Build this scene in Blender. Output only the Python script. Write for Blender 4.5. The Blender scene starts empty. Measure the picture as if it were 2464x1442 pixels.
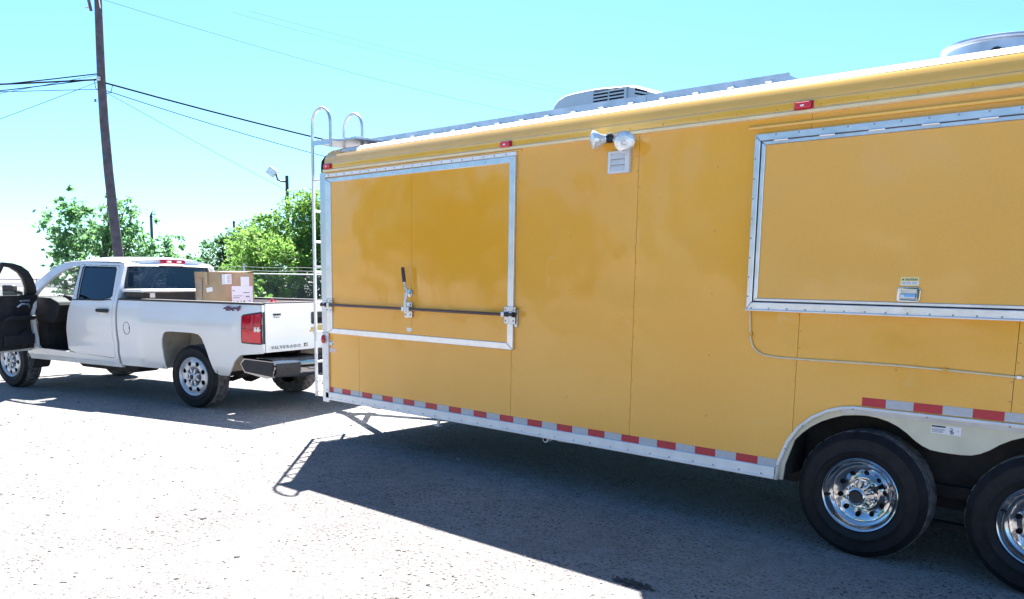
import bpy, bmesh, math, random
from mathutils import Vector, Matrix
from mathutils.geometry import delaunay_2d_cdt
R = math.radians
S = bpy.context.scene
C = S.collection

# ------------------------------------------------------------------ camera, sky, sun, exposure
cam_d = bpy.data.cameras.new('camera')
cam = bpy.data.objects.new('camera', cam_d)
C.objects.link(cam)
S.camera = cam
cam_d.sensor_width = 36.0
cam_d.lens = 1995.34 / 2464 * 36
cam_d.shift_y = (952.0 - 721.0) / 2464
cam_d.clip_end = 6000
cam.location = (1.01564, -5.02719, 1.64620)
_a, _b, _c = 0.727948, 1.431220, 0.015679
_cc, _sc = math.cos(_c), math.sin(_c)
cam.rotation_euler = (Matrix.Rotation(_a, 3, 'Z') @ Matrix.Rotation(_b, 3, 'X') @ Matrix(((_cc, -_sc, 0), (_sc, _cc, 0), (0, 0, 1)))).to_euler()

SUN = Vector((-0.53, 0.50, 1.0)).normalized()
SUN_EL = math.asin(SUN.z)
SUN_AZ = math.atan2(SUN.x, SUN.y)
W = bpy.data.worlds.new('World')
S.world = W
W.use_nodes = True
_nt = W.node_tree
_bg = _nt.nodes['Background']
_sky = _nt.nodes.new('ShaderNodeTexSky')
_sky.sky_type = 'NISHITA'
_sky.sun_disc = False
_sky.sun_elevation = SUN_EL
_sky.sun_rotation = SUN_AZ
_sky.air_density = 1.0
_sky.dust_density = 0.4
_sky.ozone_density = 1.5
_tint = _nt.nodes.new('ShaderNodeMix')
_tint.data_type = 'RGBA'
_tint.blend_type = 'MULTIPLY'
_tint.inputs[0].default_value = 1.0
_tint.inputs[7].default_value = (0.52, 0.84, 1.08, 1)
_nt.links.new(_sky.outputs[0], _tint.inputs[6])
_nt.links.new(_tint.outputs[2], _bg.inputs[0])
_bg.inputs[1].default_value = 0.05
sun_d = bpy.data.lights.new('sun', 'SUN')
sun_d.energy = 5.0
sun_d.angle = R(0.5)
sun_d.color = (1.0, 0.96, 0.90)
sun = bpy.data.objects.new('sun', sun_d)
C.objects.link(sun)
sun.location = (0, 0, 30)
sun.rotation_euler = SUN.to_track_quat('Z', 'Y').to_euler()
S.view_settings.view_transform = 'Standard'
S.view_settings.look = 'None'
S.view_settings.exposure = 2.3
S.view_settings.gamma = 1.0
S.view_settings.use_curve_mapping = False

# ------------------------------------------------------------------ helpers
rnd = random.Random(7)
ORG = {}


def V3(p):
    return Vector(p)


class MB:
    """collects shapes, then links them as ONE mesh object"""

    def __init__(self):
        self.v = []
        self.f = []

    def add(self, vs, fs):
        o = len(self.v)
        self.v += [tuple(x) for x in vs]
        self.f += [tuple(i + o for i in f) for f in fs]
        return self

    def box(self, x0, x1, y0, y1, z0, z1):
        vs = [(x, y, z) for x in (x0, x1) for y in (y0, y1) for z in (z0, z1)]
        return self.add(vs, [(0, 1, 3, 2), (4, 6, 7, 5), (0, 4, 5, 1), (2, 3, 7, 6), (0, 2, 6, 4), (1, 5, 7, 3)])

    def obox(self, c, ax, ay, az, hx, hy, hz):
        c = V3(c); ax = V3(ax).normalized(); ay = V3(ay).normalized(); az = V3(az).normalized()
        vs = [c + ax * hx * i + ay * hy * j + az * hz * k for i in (-1, 1) for j in (-1, 1) for k in (-1, 1)]
        return self.add(vs, [(0, 1, 3, 2), (4, 6, 7, 5), (0, 4, 5, 1), (2, 3, 7, 6), (0, 2, 6, 4), (1, 5, 7, 3)])

    def tube(self, pts, r, n=8, closed=False, caps=True, flat=None):
        pts = [V3(p) for p in pts]
        m = len(pts)
        rs = r if isinstance(r, (list, tuple)) else [r] * m
        rings = []
        t0 = (pts[1] - pts[0]).normalized()
        up = Vector((0, 0, 1)) if abs(t0.z) < .9 else Vector((0, 1, 0))
        nrm = (up - t0 * up.dot(t0)).normalized()
        for i, p in enumerate(pts):
            if closed:
                t = (pts[(i + 1) % m] - pts[i - 1]).normalized()
            else:
                t = (pts[min(i + 1, m - 1)] - pts[max(i - 1, 0)]).normalized()
            nrm = (nrm - t * nrm.dot(t)).normalized()
            b = t.cross(nrm)
            rings.append([p + (nrm * math.cos(2 * math.pi * k / n) + b * math.sin(2 * math.pi * k / n)) * rs[i] for k in range(n)])
        vs = [q for ring in rings for q in ring]
        fs = []
        for i in range(m if closed else m - 1):
            j = (i + 1) % m
            for k in range(n):
                l = (k + 1) % n
                fs.append((i * n + k, i * n + l, j * n + l, j * n + k))
        if caps and not closed:
            fs.append(tuple(range(n - 1, -1, -1)))
            fs.append(tuple((m - 1) * n + k for k in range(n)))
        return self.add(vs, fs)

    def cyl(self, p0, p1, r, n=12, r2=None):
        return self.tube([p0, p1], [r, r if r2 is None else r2], n)

    def lathe(self, prof, o, axis, n=32, mod=None, closed=False):
        """prof: list of (radius, height along axis)"""
        o = V3(o); az = V3(axis).normalized()
        ref = Vector((0, 0, 1)) if abs(az.z) < .9 else Vector((1, 0, 0))
        ax = (ref - az * ref.dot(az)).normalized()
        ay = az.cross(ax)
        vs, fs = [], []
        for i, (r, h) in enumerate(prof):
            for k in range(n):
                rr, hh = mod(i, k, r, h) if mod else (r, h)
                a = 2 * math.pi * k / n
                vs.append(o + ax * math.cos(a) * rr + ay * math.sin(a) * rr + az * hh)
        m = len(prof)
        for i in range(m if closed else m - 1):
            for k in range(n):
                l = (k + 1) % n
                j = (i + 1) % m
                fs.append((i * n + k, i * n + l, j * n + l, j * n + k))
        return self.add(vs, fs)

    def disc(self, o, axis, r, n=24, r_in=None):
        return self.lathe([(r, 0), (r_in if r_in else 1e-4, 0)], o, axis, n)

    def prism(self, poly, fn, d0, d1):
        """poly in 2d, fn(a, b, d) -> 3d"""
        n = len(poly)
        vs = [fn(a, b, d0) for a, b in poly] + [fn(a, b, d1) for a, b in poly]
        fs = [tuple(range(n - 1, -1, -1)), tuple(range(n, 2 * n))]
        for i in range(n):
            j = (i + 1) % n
            fs.append((i, j, n + j, n + i))
        return self.add(vs, fs)

    def grid(self, fn, nu, nv):
        vs = [fn(i / nu, j / nv) for i in range(nu + 1) for j in range(nv + 1)]
        fs = []
        for i in range(nu):
            for j in range(nv):
                a = i * (nv + 1) + j
                fs.append((a, a + nv + 1, a + nv + 2, a + 1))
        return self.add(vs, fs)

    def panel(self, poly, holes, fn, res=.08, t=.02):
        """polygon with holes, curved by fn(a, b, d); d is the depth behind the face"""
        loops = []
        for lp in [poly] + list(holes):
            out = []
            for i in range(len(lp)):
                p, q = lp[i], lp[(i + 1) % len(lp)]
                L = math.hypot(q[0] - p[0], q[1] - p[1])
                k = max(1, int(L / res + .5))
                for s in range(k):
                    out.append((p[0] + (q[0] - p[0]) * s / k, p[1] + (q[1] - p[1]) * s / k))
            loops.append(out)

        def inside(x, y):
            c = False
            for lp in loops:
                j = len(lp) - 1
                for i in range(len(lp)):
                    (xi, yi), (xj, yj) = lp[i], lp[j]
                    if (yi > y) != (yj > y) and x < (xj - xi) * (y - yi) / (yj - yi) + xi:
                        c = not c
                    j = i
            return c
        pts, edges = [], []
        for lp in loops:
            o = len(pts)
            pts += [Vector(q) for q in lp]
            edges += [(o + i, o + (i + 1) % len(lp)) for i in range(len(lp))]
        nb = len(pts)
        xs = [p[0] for p in poly]; ys = [p[1] for p in poly]
        bnd = list(pts)
        x = min(xs) + res / 2
        while x < max(xs):
            y = min(ys) + res / 2
            while y < max(ys):
                if inside(x, y) and min((q.x - x) ** 2 + (q.y - y) ** 2 for q in bnd) > (res * .45) ** 2:
                    pts.append(Vector((x, y)))
                y += res
            x += res
        vo, eo, fo, *_ = delaunay_2d_cdt(pts, edges, [], 0, 1e-6)
        tris = []
        for f in fo:
            cx = sum(vo[i].x for i in f) / len(f); cy = sum(vo[i].y for i in f) / len(f)
            if inside(cx, cy):
                a = sum(vo[f[i]].x * vo[f[(i + 1) % len(f)]].y - vo[f[(i + 1) % len(f)]].x * vo[f[i]].y for i in range(len(f)))
                tris.append(tuple(f) if a > 0 else tuple(reversed(f)))
        n = len(vo)
        vs = [fn(q.x, q.y, 0) for q in vo] + [fn(q.x, q.y, t) for q in vo]
        cnt = {}
        for f in tris:
            for i in range(len(f)):
                a, b = f[i], f[(i + 1) % len(f)]
                cnt[(a, b)] = 1
        fs = list(tris) + [tuple(i + n for i in reversed(f)) for f in tris]
        for (a, b) in cnt:
            if (b, a) not in cnt:
                fs.append((b, a, a + n, b + n))
        return self.add(vs, fs)

    def build(self, name, mat, parent=None, smooth=None, bevel=0, bseg=2):
        me = bpy.data.meshes.new(name)
        o = ORG.get(parent.name) if parent else None
        vs = self.v if o is None else [(x - o[0], y - o[1], z - o[2]) for x, y, z in self.v]
        me.from_pydata(vs, [], self.f)
        bm = bmesh.new(); bm.from_mesh(me)
        bmesh.ops.remove_doubles(bm, verts=bm.verts, dist=1e-5)
        bmesh.ops.recalc_face_normals(bm, faces=bm.faces)
        bm.to_mesh(me); bm.free()
        me.materials.append(mat)
        if smooth is not None:
            me.polygons.foreach_set('use_smooth', [True] * len(me.polygons))
            me.set_sharp_from_angle(angle=R(smooth))
        ob = bpy.data.objects.new(name, me)
        C.objects.link(ob)
        if parent:
            ob.parent = parent
            if o is not None:
                ORG[ob.name] = o
        if bevel:
            md = ob.modifiers.new('bevel', 'BEVEL')
            md.width = bevel; md.segments = bseg; md.limit_method = 'ANGLE'; md.angle_limit = R(35)
            md.harden_normals = False
        return ob


def tag(o, label=None, cat=None, group=None, kind=None):
    for k, v in (('label', label), ('category', cat), ('group', group), ('kind', kind)):
        if v:
            o[k] = v
    return o


def thing(name, label, cat, loc=(0, 0, 0), rot=0.0, group=None, world=False):
    """an Empty at the thing's base; with world=True its parts are given in world coordinates"""
    o = bpy.data.objects.new(name, None)
    o.empty_display_size = .2
    C.objects.link(o)
    o.location = loc
    o.rotation_euler = (0, 0, rot)
    if world:
        ORG[o.name] = tuple(loc)
    return tag(o, label, cat, group)


def holder(name, parent, loc=(0, 0, 0), rot=(0, 0, 0)):
    o = bpy.data.objects.new(name, None)
    o.empty_display_size = .1
    C.objects.link(o)
    o.parent = parent
    o.location = loc
    o.rotation_euler = rot
    if parent.name in ORG:
        ORG[o.name] = ORG[parent.name]
    return o


def text(body, name, mat, parent, origin, ax, ay, size, depth=.0008, align='LEFT', shear=0, width=None, bold=0):
    """flat lettering turned into a thin mesh"""
    cu = bpy.data.curves.new(name, 'FONT')
    cu.body = body; cu.size = size; cu.extrude = depth; cu.align_x = align; cu.shear = shear; cu.offset = bold
    cu.resolution_u = 3
    tmp = bpy.data.objects.new('tmp', cu)
    C.objects.link(tmp)
    dg = bpy.context.evaluated_depsgraph_get()
    me = bpy.data.meshes.new_from_object(tmp.evaluated_get(dg))
    bpy.data.objects.remove(tmp)
    me.name = name
    ax = V3(ax).normalized(); ay = V3(ay).normalized(); az = ax.cross(ay)
    sx = 1.0
    if width:
        xs = [v.co.x for v in me.vertices]
        sx = width / (max(xs) - min(xs))
    o = ORG.get(parent.name, (0, 0, 0))
    org = V3(origin) - V3(o)
    for v in me.vertices:
        v.co = org + ax * v.co.x * sx + ay * v.co.y + az * v.co.z
    me.materials.clear(); me.materials.append(mat)
    ob = bpy.data.objects.new(name, me)
    C.objects.link(ob)
    ob.parent = parent
    return ob


# ------------------------------------------------------------------ materials
MT = {}


def mat(name, col, rough=.5, metal=0.0, var=0.0, vscale=4.0, col2=None, bump=0.0, bscale=40.0, coat=0.0, spec=None, rvar=0.0, trans=0.0, alpha=1.0, detail=4.0, lo=.35, hi=.65, bdist=.01, wave=None):
    m = bpy.data.materials.new(name)
    m.use_nodes = True
    nt = m.node_tree
    b = nt.nodes['Principled BSDF']
    b.inputs['Base Color'].default_value = (*col, 1)
    b.inputs['Roughness'].default_value = rough
    b.inputs['Metallic'].default_value = metal
    if coat:
        b.inputs['Coat Weight'].default_value = coat
        b.inputs['Coat Roughness'].default_value = .06
    if spec is not None:
        b.inputs['Specular IOR Level'].default_value = spec
    if trans:
        b.inputs['Transmission Weight'].default_value = trans
    if alpha < 1:
        b.inputs['Alpha'].default_value = alpha
    tc = nt.nodes.new('ShaderNodeTexCoord')
    if var or col2 or rvar:
        nz = nt.nodes.new('ShaderNodeTexNoise')
        nz.inputs['Scale'].default_value = vscale
        nz.inputs['Detail'].default_value = detail
        nt.links.new(tc.outputs['Object'], nz.inputs['Vector'])
        rp = nt.nodes.new('ShaderNodeMapRange')
        rp.inputs['From Min'].default_value = lo
        rp.inputs['From Max'].default_value = hi
        nt.links.new(nz.outputs['Fac'], rp.inputs['Value'])
        if var or col2:
            mx = nt.nodes.new('ShaderNodeMix'); mx.data_type = 'RGBA'
            c2 = col2 or tuple(min(1, c * (1 + var)) for c in col)
            c1 = col if col2 else tuple(c * (1 - var) for c in col)
            mx.inputs[6].default_value = (*c1, 1)
            mx.inputs[7].default_value = (*c2, 1)
            nt.links.new(rp.outputs[0], mx.inputs[0])
            nt.links.new(mx.outputs[2], b.inputs['Base Color'])
        if rvar:
            r2 = nt.nodes.new('ShaderNodeMapRange')
            r2.inputs['To Min'].default_value = max(0, rough - rvar)
            r2.inputs['To Max'].default_value = min(1, rough + rvar)
            nt.links.new(nz.outputs['Fac'], r2.inputs['Value'])
            nt.links.new(r2.outputs[0], b.inputs['Roughness'])
    if bump:
        bz = nt.nodes.new('ShaderNodeTexNoise')
        bz.inputs['Scale'].default_value = bscale
        bz.inputs['Detail'].default_value = 3
        nt.links.new(tc.outputs['Object'], bz.inputs['Vector'])
        bp = nt.nodes.new('ShaderNodeBump')
        bp.inputs['Strength'].default_value = bump
        bp.inputs['Distance'].default_value = bdist
        nt.links.new(bz.outputs['Fac'], bp.inputs['Height'])
        nt.links.new(bp.outputs[0], b.inputs['Normal'])
    MT[name] = m
    return m


def mat_ground():
    m = mat('pale_caliche', (.3, .29, .27), .95, spec=.15)
    nt = m.node_tree; b = nt.nodes['Principled BSDF']
    tc = nt.nodes.new('ShaderNodeTexCoord')

    def noise(sc, det=4, ro=.55):
        n = nt.nodes.new('ShaderNodeTexNoise')
        n.inputs['Scale'].default_value = sc; n.inputs['Detail'].default_value = det; n.inputs['Roughness'].default_value = ro
        nt.links.new(tc.outputs['Object'], n.inputs['Vector'])
        return n

    def ramp(src, stops):
        r = nt.nodes.new('ShaderNodeValToRGB')
        el = r.color_ramp.elements
        while len(el) < len(stops):
            el.new(.5)
        for e, (p, c) in zip(el, stops):
            e.position = p; e.color = (*c, 1)
        nt.links.new(src, r.inputs[0])
        return r

    def mix(a, bb, f, mode='MULTIPLY'):
        x = nt.nodes.new('ShaderNodeMix'); x.data_type = 'RGBA'; x.blend_type = mode
        x.inputs[0].default_value = 1
        if f is not None:
            if isinstance(f, float):
                x.inputs[0].default_value = f
            else:
                nt.links.new(f, x.inputs[0])
        nt.links.new(a, x.inputs[6]); nt.links.new(bb, x.inputs[7])
        return x
    big = ramp(noise(.35, 5).outputs['Fac'], [(.3, (.225, .213, .218)), (.5, (.305, .290, .286)), (.7, (.335, .318, .308))])
    mid = ramp(noise(9, 5, .65).outputs['Fac'], [(.33, (.80, .79, .78)), (.6, (1, 1, 1))])
    fin = ramp(noise(70, 5, .7).outputs['Fac'], [(.34, (.42, .41, .41)), (.47, (.93, .93, .93)), (.66, (1.12, 1.11, 1.08))])
    vo = nt.nodes.new('ShaderNodeTexVoronoi'); vo.inputs['Scale'].default_value = 55
    nt.links.new(tc.outputs['Object'], vo.inputs['Vector'])
    vr = ramp(vo.outputs['Color'], [(.0, (.55, .53, .52)), (.16, (.98, .98, .98)), (1, (1.08, 1.07, 1.05))])
    c = mix(big.outputs[0], mid.outputs[0], None)
    c = mix(c.outputs[2], fin.outputs[0], None)
    c = mix(c.outputs[2], vr.outputs[0], .8)
    sp1 = ramp(noise(38, 3, .6).outputs['Fac'], [(.36, (.18, .17, .17)), (.42, (.70, .69, .69)), (.47, (1, 1, 1))])
    patch = ramp(noise(1.3, 4, .6).outputs['Fac'], [(.38, (.25, .25, .25)), (.58, (1, 1, 1))])
    c = mix(c.outputs[2], sp1.outputs[0], patch.outputs[0])
    sp2 = ramp(noise(120, 2, .5).outputs['Fac'], [(.27, (.25, .24, .24)), (.36, (1, 1, 1)), (.66, (1, 1, 1)), (.74, (1.5, 1.5, 1.5))])
    c = mix(c.outputs[2], sp2.outputs[0], None)
    nt.links.new(c.outputs[2], b.inputs['Base Color'])
    bp = nt.nodes.new('ShaderNodeBump'); bp.inputs['Strength'].default_value = .8; bp.inputs['Distance'].default_value = .025
    bp2 = nt.nodes.new('ShaderNodeBump'); bp2.inputs['Strength'].default_value = .5; bp2.inputs['Distance'].default_value = .06
    nt.links.new(noise(55, 6, .7).outputs['Fac'], bp.inputs['Height'])
    nt.links.new(noise(4, 4, .6).outputs['Fac'], bp2.inputs['Height'])
    nt.links.new(bp2.outputs[0], bp.inputs['Normal'])
    nt.links.new(bp.outputs[0], b.inputs['Normal'])
    return m


def mat_yellow(name, c1, c2, rough=.22):
    """enamelled sheet metal: slightly wavy, with dust and scuffs"""
    m = mat(name, c1, rough, spec=.5, coat=.38)
    nt = m.node_tree; b = nt.nodes['Principled BSDF']
    tc = nt.nodes.new('ShaderNodeTexCoord')
    n1 = nt.nodes.new('ShaderNodeTexNoise'); n1.inputs['Scale'].default_value = .9; n1.inputs['Detail'].default_value = 6
    nt.links.new(tc.outputs['Object'], n1.inputs['Vector'])
    mx = nt.nodes.new('ShaderNodeMix'); mx.data_type = 'RGBA'
    mx.inputs[6].default_value = (*c1, 1); mx.inputs[7].default_value = (*c2, 1)
    rp = nt.nodes.new('ShaderNodeMapRange'); rp.inputs['From Min'].default_value = .38; rp.inputs['From Max'].default_value = .64
    nt.links.new(n1.outputs['Fac'], rp.inputs['Value']); nt.links.new(rp.outputs[0], mx.inputs[0])
    # fine orange peel grain in the colour
    n2 = nt.nodes.new('ShaderNodeTexNoise'); n2.inputs['Scale'].default_value = 120; n2.inputs['Detail'].default_value = 2
    nt.links.new(tc.outputs['Object'], n2.inputs['Vector'])
    r2 = nt.nodes.new('ShaderNodeMapRange'); r2.inputs['To Min'].default_value = .93; r2.inputs['To Max'].default_value = 1.07
    nt.links.new(n2.outputs['Fac'], r2.inputs['Value'])
    vm = nt.nodes.new('ShaderNodeVectorMath'); vm.operation = 'SCALE'
    nt.links.new(mx.outputs[2], vm.inputs[0]); nt.links.new(r2.outputs[0], vm.inputs['Scale'])
    # thin curved scuffs
    n3 = nt.nodes.new('ShaderNodeTexNoise'); n3.inputs['Scale'].default_value = 1.6; n3.inputs['Detail'].default_value = 1; n3.inputs['Distortion'].default_value = 1.2
    nt.links.new(tc.outputs['Object'], n3.inputs['Vector'])
    rs = nt.nodes.new('ShaderNodeValToRGB')
    el = rs.color_ramp.elements
    el[0].position = .612; el[0].color = (0, 0, 0, 1)
    el[1].position = .618; el[1].color = (1, 1, 1, 1)
    e = el.new(.624); e.color = (0, 0, 0, 1)
    nt.links.new(n3.outputs['Fac'], rs.inputs[0])
    n4 = nt.nodes.new('ShaderNodeTexNoise'); n4.inputs['Scale'].default_value = 2.3
    nt.links.new(tc.outputs['Object'], n4.inputs['Vector'])
    r4 = nt.nodes.new('ShaderNodeMapRange'); r4.inputs['From Min'].default_value = .5; r4.inputs['From Max'].default_value = .62; r4.inputs['To Max'].default_value = .3
    nt.links.new(n4.outputs['Fac'], r4.inputs['Value'])
    mm = nt.nodes.new('ShaderNodeMath'); mm.operation = 'MULTIPLY'
    nt.links.new(rs.outputs[0], mm.inputs[0]); nt.links.new(r4.outputs[0], mm.inputs[1])
    m2 = nt.nodes.new('ShaderNodeMix'); m2.data_type = 'RGBA'
    m2.inputs[7].default_value = (.75, .55, .25, 1)
    nt.links.new(mm.outputs[0], m2.inputs[0]); nt.links.new(vm.outputs[0], m2.inputs[6])
    nt.links.new(m2.outputs[2], b.inputs['Base Color'])
    # oil-canning
    n5 = nt.nodes.new('ShaderNodeTexNoise'); n5.inputs['Scale'].default_value = 1.15; n5.inputs['Detail'].default_value = 2
    nt.links.new(tc.outputs['Object'], n5.inputs['Vector'])
    bp = nt.nodes.new('ShaderNodeBump'); bp.inputs['Strength'].default_value = .7; bp.inputs['Distance'].default_value = .05
    nt.links.new(n5.outputs['Fac'], bp.inputs['Height']); nt.links.new(bp.outputs[0], b.inputs['Normal']); nt.links.new(bp.outputs[0], b.inputs['Coat Normal'])
    return m


def mat_plate(name):
    """aluminium tread plate"""
    m = mat(name, (.62, .65, .70), .32, metal=.9)
    nt = m.node_tree; b = nt.nodes['Principled BSDF']
    tc = nt.nodes.new('ShaderNodeTexCoord')
    mp = nt.nodes.new('ShaderNodeMapping')
    mp.inputs['Rotation'].default_value = (R(45), R(45), R(45))
    mp.inputs['Scale'].default_value = (60, 60, 60)
    nt.links.new(tc.outputs['Object'], mp.inputs['Vector'])
    ck = nt.nodes.new('ShaderNodeTexChecker'); ck.inputs['Scale'].default_value = 1
    nt.links.new(mp.outputs[0], ck.inputs['Vector'])
    bp = nt.nodes.new('ShaderNodeBump'); bp.inputs['Strength'].default_value = .8; bp.inputs['Distance'].default_value = .004
    nt.links.new(ck.outputs['Fac'], bp.inputs['Height']); nt.links.new(bp.outputs[0], b.inputs['Normal'])
    return m


def mat_leaf(name, c1, c2, tr=.45):
    m = bpy.data.materials.new(name)
    m.use_nodes = True
    nt = m.node_tree
    for n in list(nt.nodes):
        nt.nodes.remove(n)
    out = nt.nodes.new('ShaderNodeOutputMaterial')
    df = nt.nodes.new('ShaderNodeBsdfPrincipled'); df.inputs['Roughness'].default_value = .55; df.inputs['Specular IOR Level'].default_value = .3
    tl = nt.nodes.new('ShaderNodeBsdfTranslucent')
    ms = nt.nodes.new('ShaderNodeMixShader'); ms.inputs[0].default_value = tr
    tc = nt.nodes.new('ShaderNodeTexCoord')
    nz = nt.nodes.new('ShaderNodeTexNoise'); nz.inputs['Scale'].default_value = 2.2; nz.inputs['Detail'].default_value = 8; nz.inputs['Roughness'].default_value = .8
    nt.links.new(tc.outputs['Object'], nz.inputs['Vector'])
    rp = nt.nodes.new('ShaderNodeMapRange'); rp.inputs['From Min'].default_value = .36; rp.inputs['From Max'].default_value = .66
    nt.links.new(nz.outputs['Fac'], rp.inputs['Value'])
    mx = nt.nodes.new('ShaderNodeMix'); mx.data_type = 'RGBA'
    mx.inputs[6].default_value = (*c1, 1); mx.inputs[7].default_value = (*c2, 1)
    nt.links.new(rp.outputs[0], mx.inputs[0])
    nt.links.new(mx.outputs[2], df.inputs['Base Color'])
    sc = nt.nodes.new('ShaderNodeVectorMath'); sc.operation = 'MULTIPLY'; sc.inputs[1].default_value = (2.3, 2.3, 1.7)
    nt.links.new(mx.outputs[2], sc.inputs[0]); nt.links.new(sc.outputs[0], tl.inputs[0])
    nt.links.new(df.outputs[0], ms.inputs[1]); nt.links.new(tl.outputs[0], ms.inputs[2]); nt.links.new(ms.outputs[0], out.inputs[0])
    MT[name] = m
    return m


def mat_glass(name, tint, density=.3):
    """thin pane: part see-through, part mirror"""
    m = bpy.data.materials.new(name)
    m.use_nodes = True
    nt = m.node_tree
    for n in list(nt.nodes):
        nt.nodes.remove(n)
    out = nt.nodes.new('ShaderNodeOutputMaterial')
    tr = nt.nodes.new('ShaderNodeBsdfTransparent'); tr.inputs[0].default_value = (*tint, 1)
    gl = nt.nodes.new('ShaderNodeBsdfGlossy'); gl.inputs['Roughness'].default_value = .02; gl.inputs[0].default_value = (.9, .95, 1, 1)
    lw = nt.nodes.new('ShaderNodeLayerWeight'); lw.inputs[0].default_value = .5
    pw = nt.nodes.new('ShaderNodeMath'); pw.operation = 'POWER'; pw.inputs[1].default_value = 3.2
    fr = nt.nodes.new('ShaderNodeMapRange'); fr.inputs['To Min'].default_value = .045
    nt.links.new(lw.outputs['Facing'], pw.inputs[0]); nt.links.new(pw.outputs[0], fr.inputs['Value'])
    ms = nt.nodes.new('ShaderNodeMixShader')
    nt.links.new(fr.outputs[0], ms.inputs[0]); nt.links.new(tr.outputs[0], ms.inputs[1]); nt.links.new(gl.outputs[0], ms.inputs[2])
    nt.links.new(ms.outputs[0], out.inputs[0])
    MT[name] = m
    return m


M_ground = mat_ground()
M_asph = mat('grey_asphalt', (.06, .06, .065), .9, var=.25, vscale=3, bump=.3, bscale=60)
M_wall = mat_yellow('yellow_sheet', (.78, .372, .034), (.80, .402, .050))
M_door = mat_yellow('yellow_door_sheet', (.78, .36, .026), (.80, .39, .042), .15)
M_hatch = mat_yellow('yellow_hatch_sheet', (.78, .405, .075), (.79, .425, .09), .33)
M_cove = mat('yellow_cove_paint', (.74, .42, .065), .16, var=.05, vscale=2, spec=.6, coat=1.0)
M_drip = mat('cream_trim', (.75, .62, .38), .4, var=.06, vscale=6)
M_alu = mat('brushed_aluminium', (.72, .74, .78), .32, metal=.85, var=.06, vscale=14, rvar=.1, bump=.05, bscale=200)
M_aluW = mat('white_aluminium', (.78, .78, .77), .45, metal=.15, var=.05, vscale=10, bump=.04, bscale=120)
M_rail = mat('scuffed_white_rail', (.72, .72, .72), .42, metal=.1, col2=(.80, .80, .79), vscale=9, bump=.05, bscale=60)
M_plate = mat_plate('tread_plate')
M_zinc = mat('zinc_steel', (.62, .64, .68), .3, metal=.9, var=.1, vscale=30, rvar=.12)
M_chrome = mat('chrome', (.70, .71, .73), .06, metal=1.0)
M_chromeW = mat('polished_wheel_chrome', (.50, .51, .53), .13, metal=1.0, rvar=.05, vscale=20)
M_chromeD = mat('dull_chrome', (.30, .30, .32), .12, metal=1.0, rvar=.05, vscale=8)
M_black = mat('black_paint', (.012, .012, .014), .4, var=.3, vscale=9)
M_plast = mat('black_plastic', (.018, .018, .021), .55, var=.2, vscale=15, bump=.1, bscale=150)
M_hole = mat('dark_void', (.006, .006, .008), .9)
M_under = mat('undercoat', (.030, .029, .030), .85, var=.4, vscale=5, bump=.3, bscale=30)
M_rubber = mat('tyre_rubber', (.008, .008, .010), .6, spec=.25, col2=(.015, .0145, .017), vscale=12, bump=.12, bscale=90)
M_tread = mat('dusty_tyre_tread', (.085, .080, .082), .9, spec=.15, col2=(.20, .185, .18), vscale=16, bump=.3, bscale=70)
M_brown = mat('brown_lock_bar', (.045, .012, .010), .35, var=.3, vscale=20, coat=.4)
M_red = mat('red_reflective_tape', (.46, .014, .035), .35, var=.08, vscale=40)
M_silver = mat('silver_reflective_tape', (.44, .46, .49), .35, var=.05, vscale=40)
M_lens = mat('red_lens', (.62, .014, .030), .12, spec=.7, var=.1, vscale=30)
M_lensd = mat('deep_red_lens', (.42, .006, .026), .10, spec=.7, var=.25, vscale=18)
M_lensw = mat('clear_lens', (.75, .70, .68), .15, spec=.6, var=.12, vscale=40)
M_bulb = mat('fluted_lamp_glass', (.70, .74, .76), .12, metal=.45, var=.2, vscale=26, bump=.5, bscale=60, spec=.7)
M_vent = mat('grey_vent_plastic', (.62, .66, .70), .5, var=.04, vscale=20)
M_ac = mat('grey_ac_shroud', (.28, .36, .42), .55, var=.06, vscale=3)
M_steelroof = mat('galvanised_steel', (.50, .54, .60), .38, metal=.7, var=.15, vscale=6, rvar=.15)
M_pipe = mat('galvanised_pipe', (.60, .62, .64), .38, metal=.6, var=.1, vscale=10)
M_cream = mat('cream_fender', (.62, .58, .44), .45, var=.07, vscale=7, bump=.05, bscale=40)
M_label = mat('white_label', (.78, .78, .80), .5, var=.03, vscale=40)
M_labelY = mat('yellow_label', (.72, .68, .33), .5)
M_ink = mat('black_ink', (.02, .02, .02), .5)
M_inkg = mat('grey_ink', (.25, .27, .32), .6)
M_screw = mat('screw_head', (.35, .36, .38), .4, metal=.7)
M_yscrew = mat('painted_screw_head', (.70, .37, .05), .3)
# truck
M_white = mat('white_truck_paint', (.74, .735, .72), .28, coat=.9, col2=(.70, .685, .65), vscale=1.4, lo=.4, hi=.7)
M_dust = mat('dusty_wheel_well', (.30, .26, .21), .9, col2=(.48, .43, .35), vscale=4, bump=.2, bscale=20)
M_glassD = mat_glass('dark_privacy_glass', (.05, .05, .075))
M_glassR = mat_glass('tinted_rear_glass', (.24, .25, .30))
M_glassC = mat_glass('clear_side_glass', (.80, .86, .86))
M_int = mat('charcoal_interior', (.020, .019, .022), .75, var=.3, vscale=8, bump=.1, bscale=60)
M_seat = mat('grey_seat_cloth', (.035, .034, .038), .85, var=.2, vscale=14, bump=.15, bscale=90)
M_liner = mat('grey_headliner', (.30, .29, .28), .9)
M_wheel = mat('silver_painted_wheel', (.56, .57, .60), .35, metal=.55, var=.06, vscale=14)
M_gold = mat('gold_emblem', (.48, .36, .14), .35, metal=.5)
M_card = mat('brown_cardboard', (.36, .25, .145), .85, col2=(.44, .31, .19), vscale=5, bump=.05, bscale=60)
M_tape = mat('shiny_packing_tape', (.46, .36, .22), .3)
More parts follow.
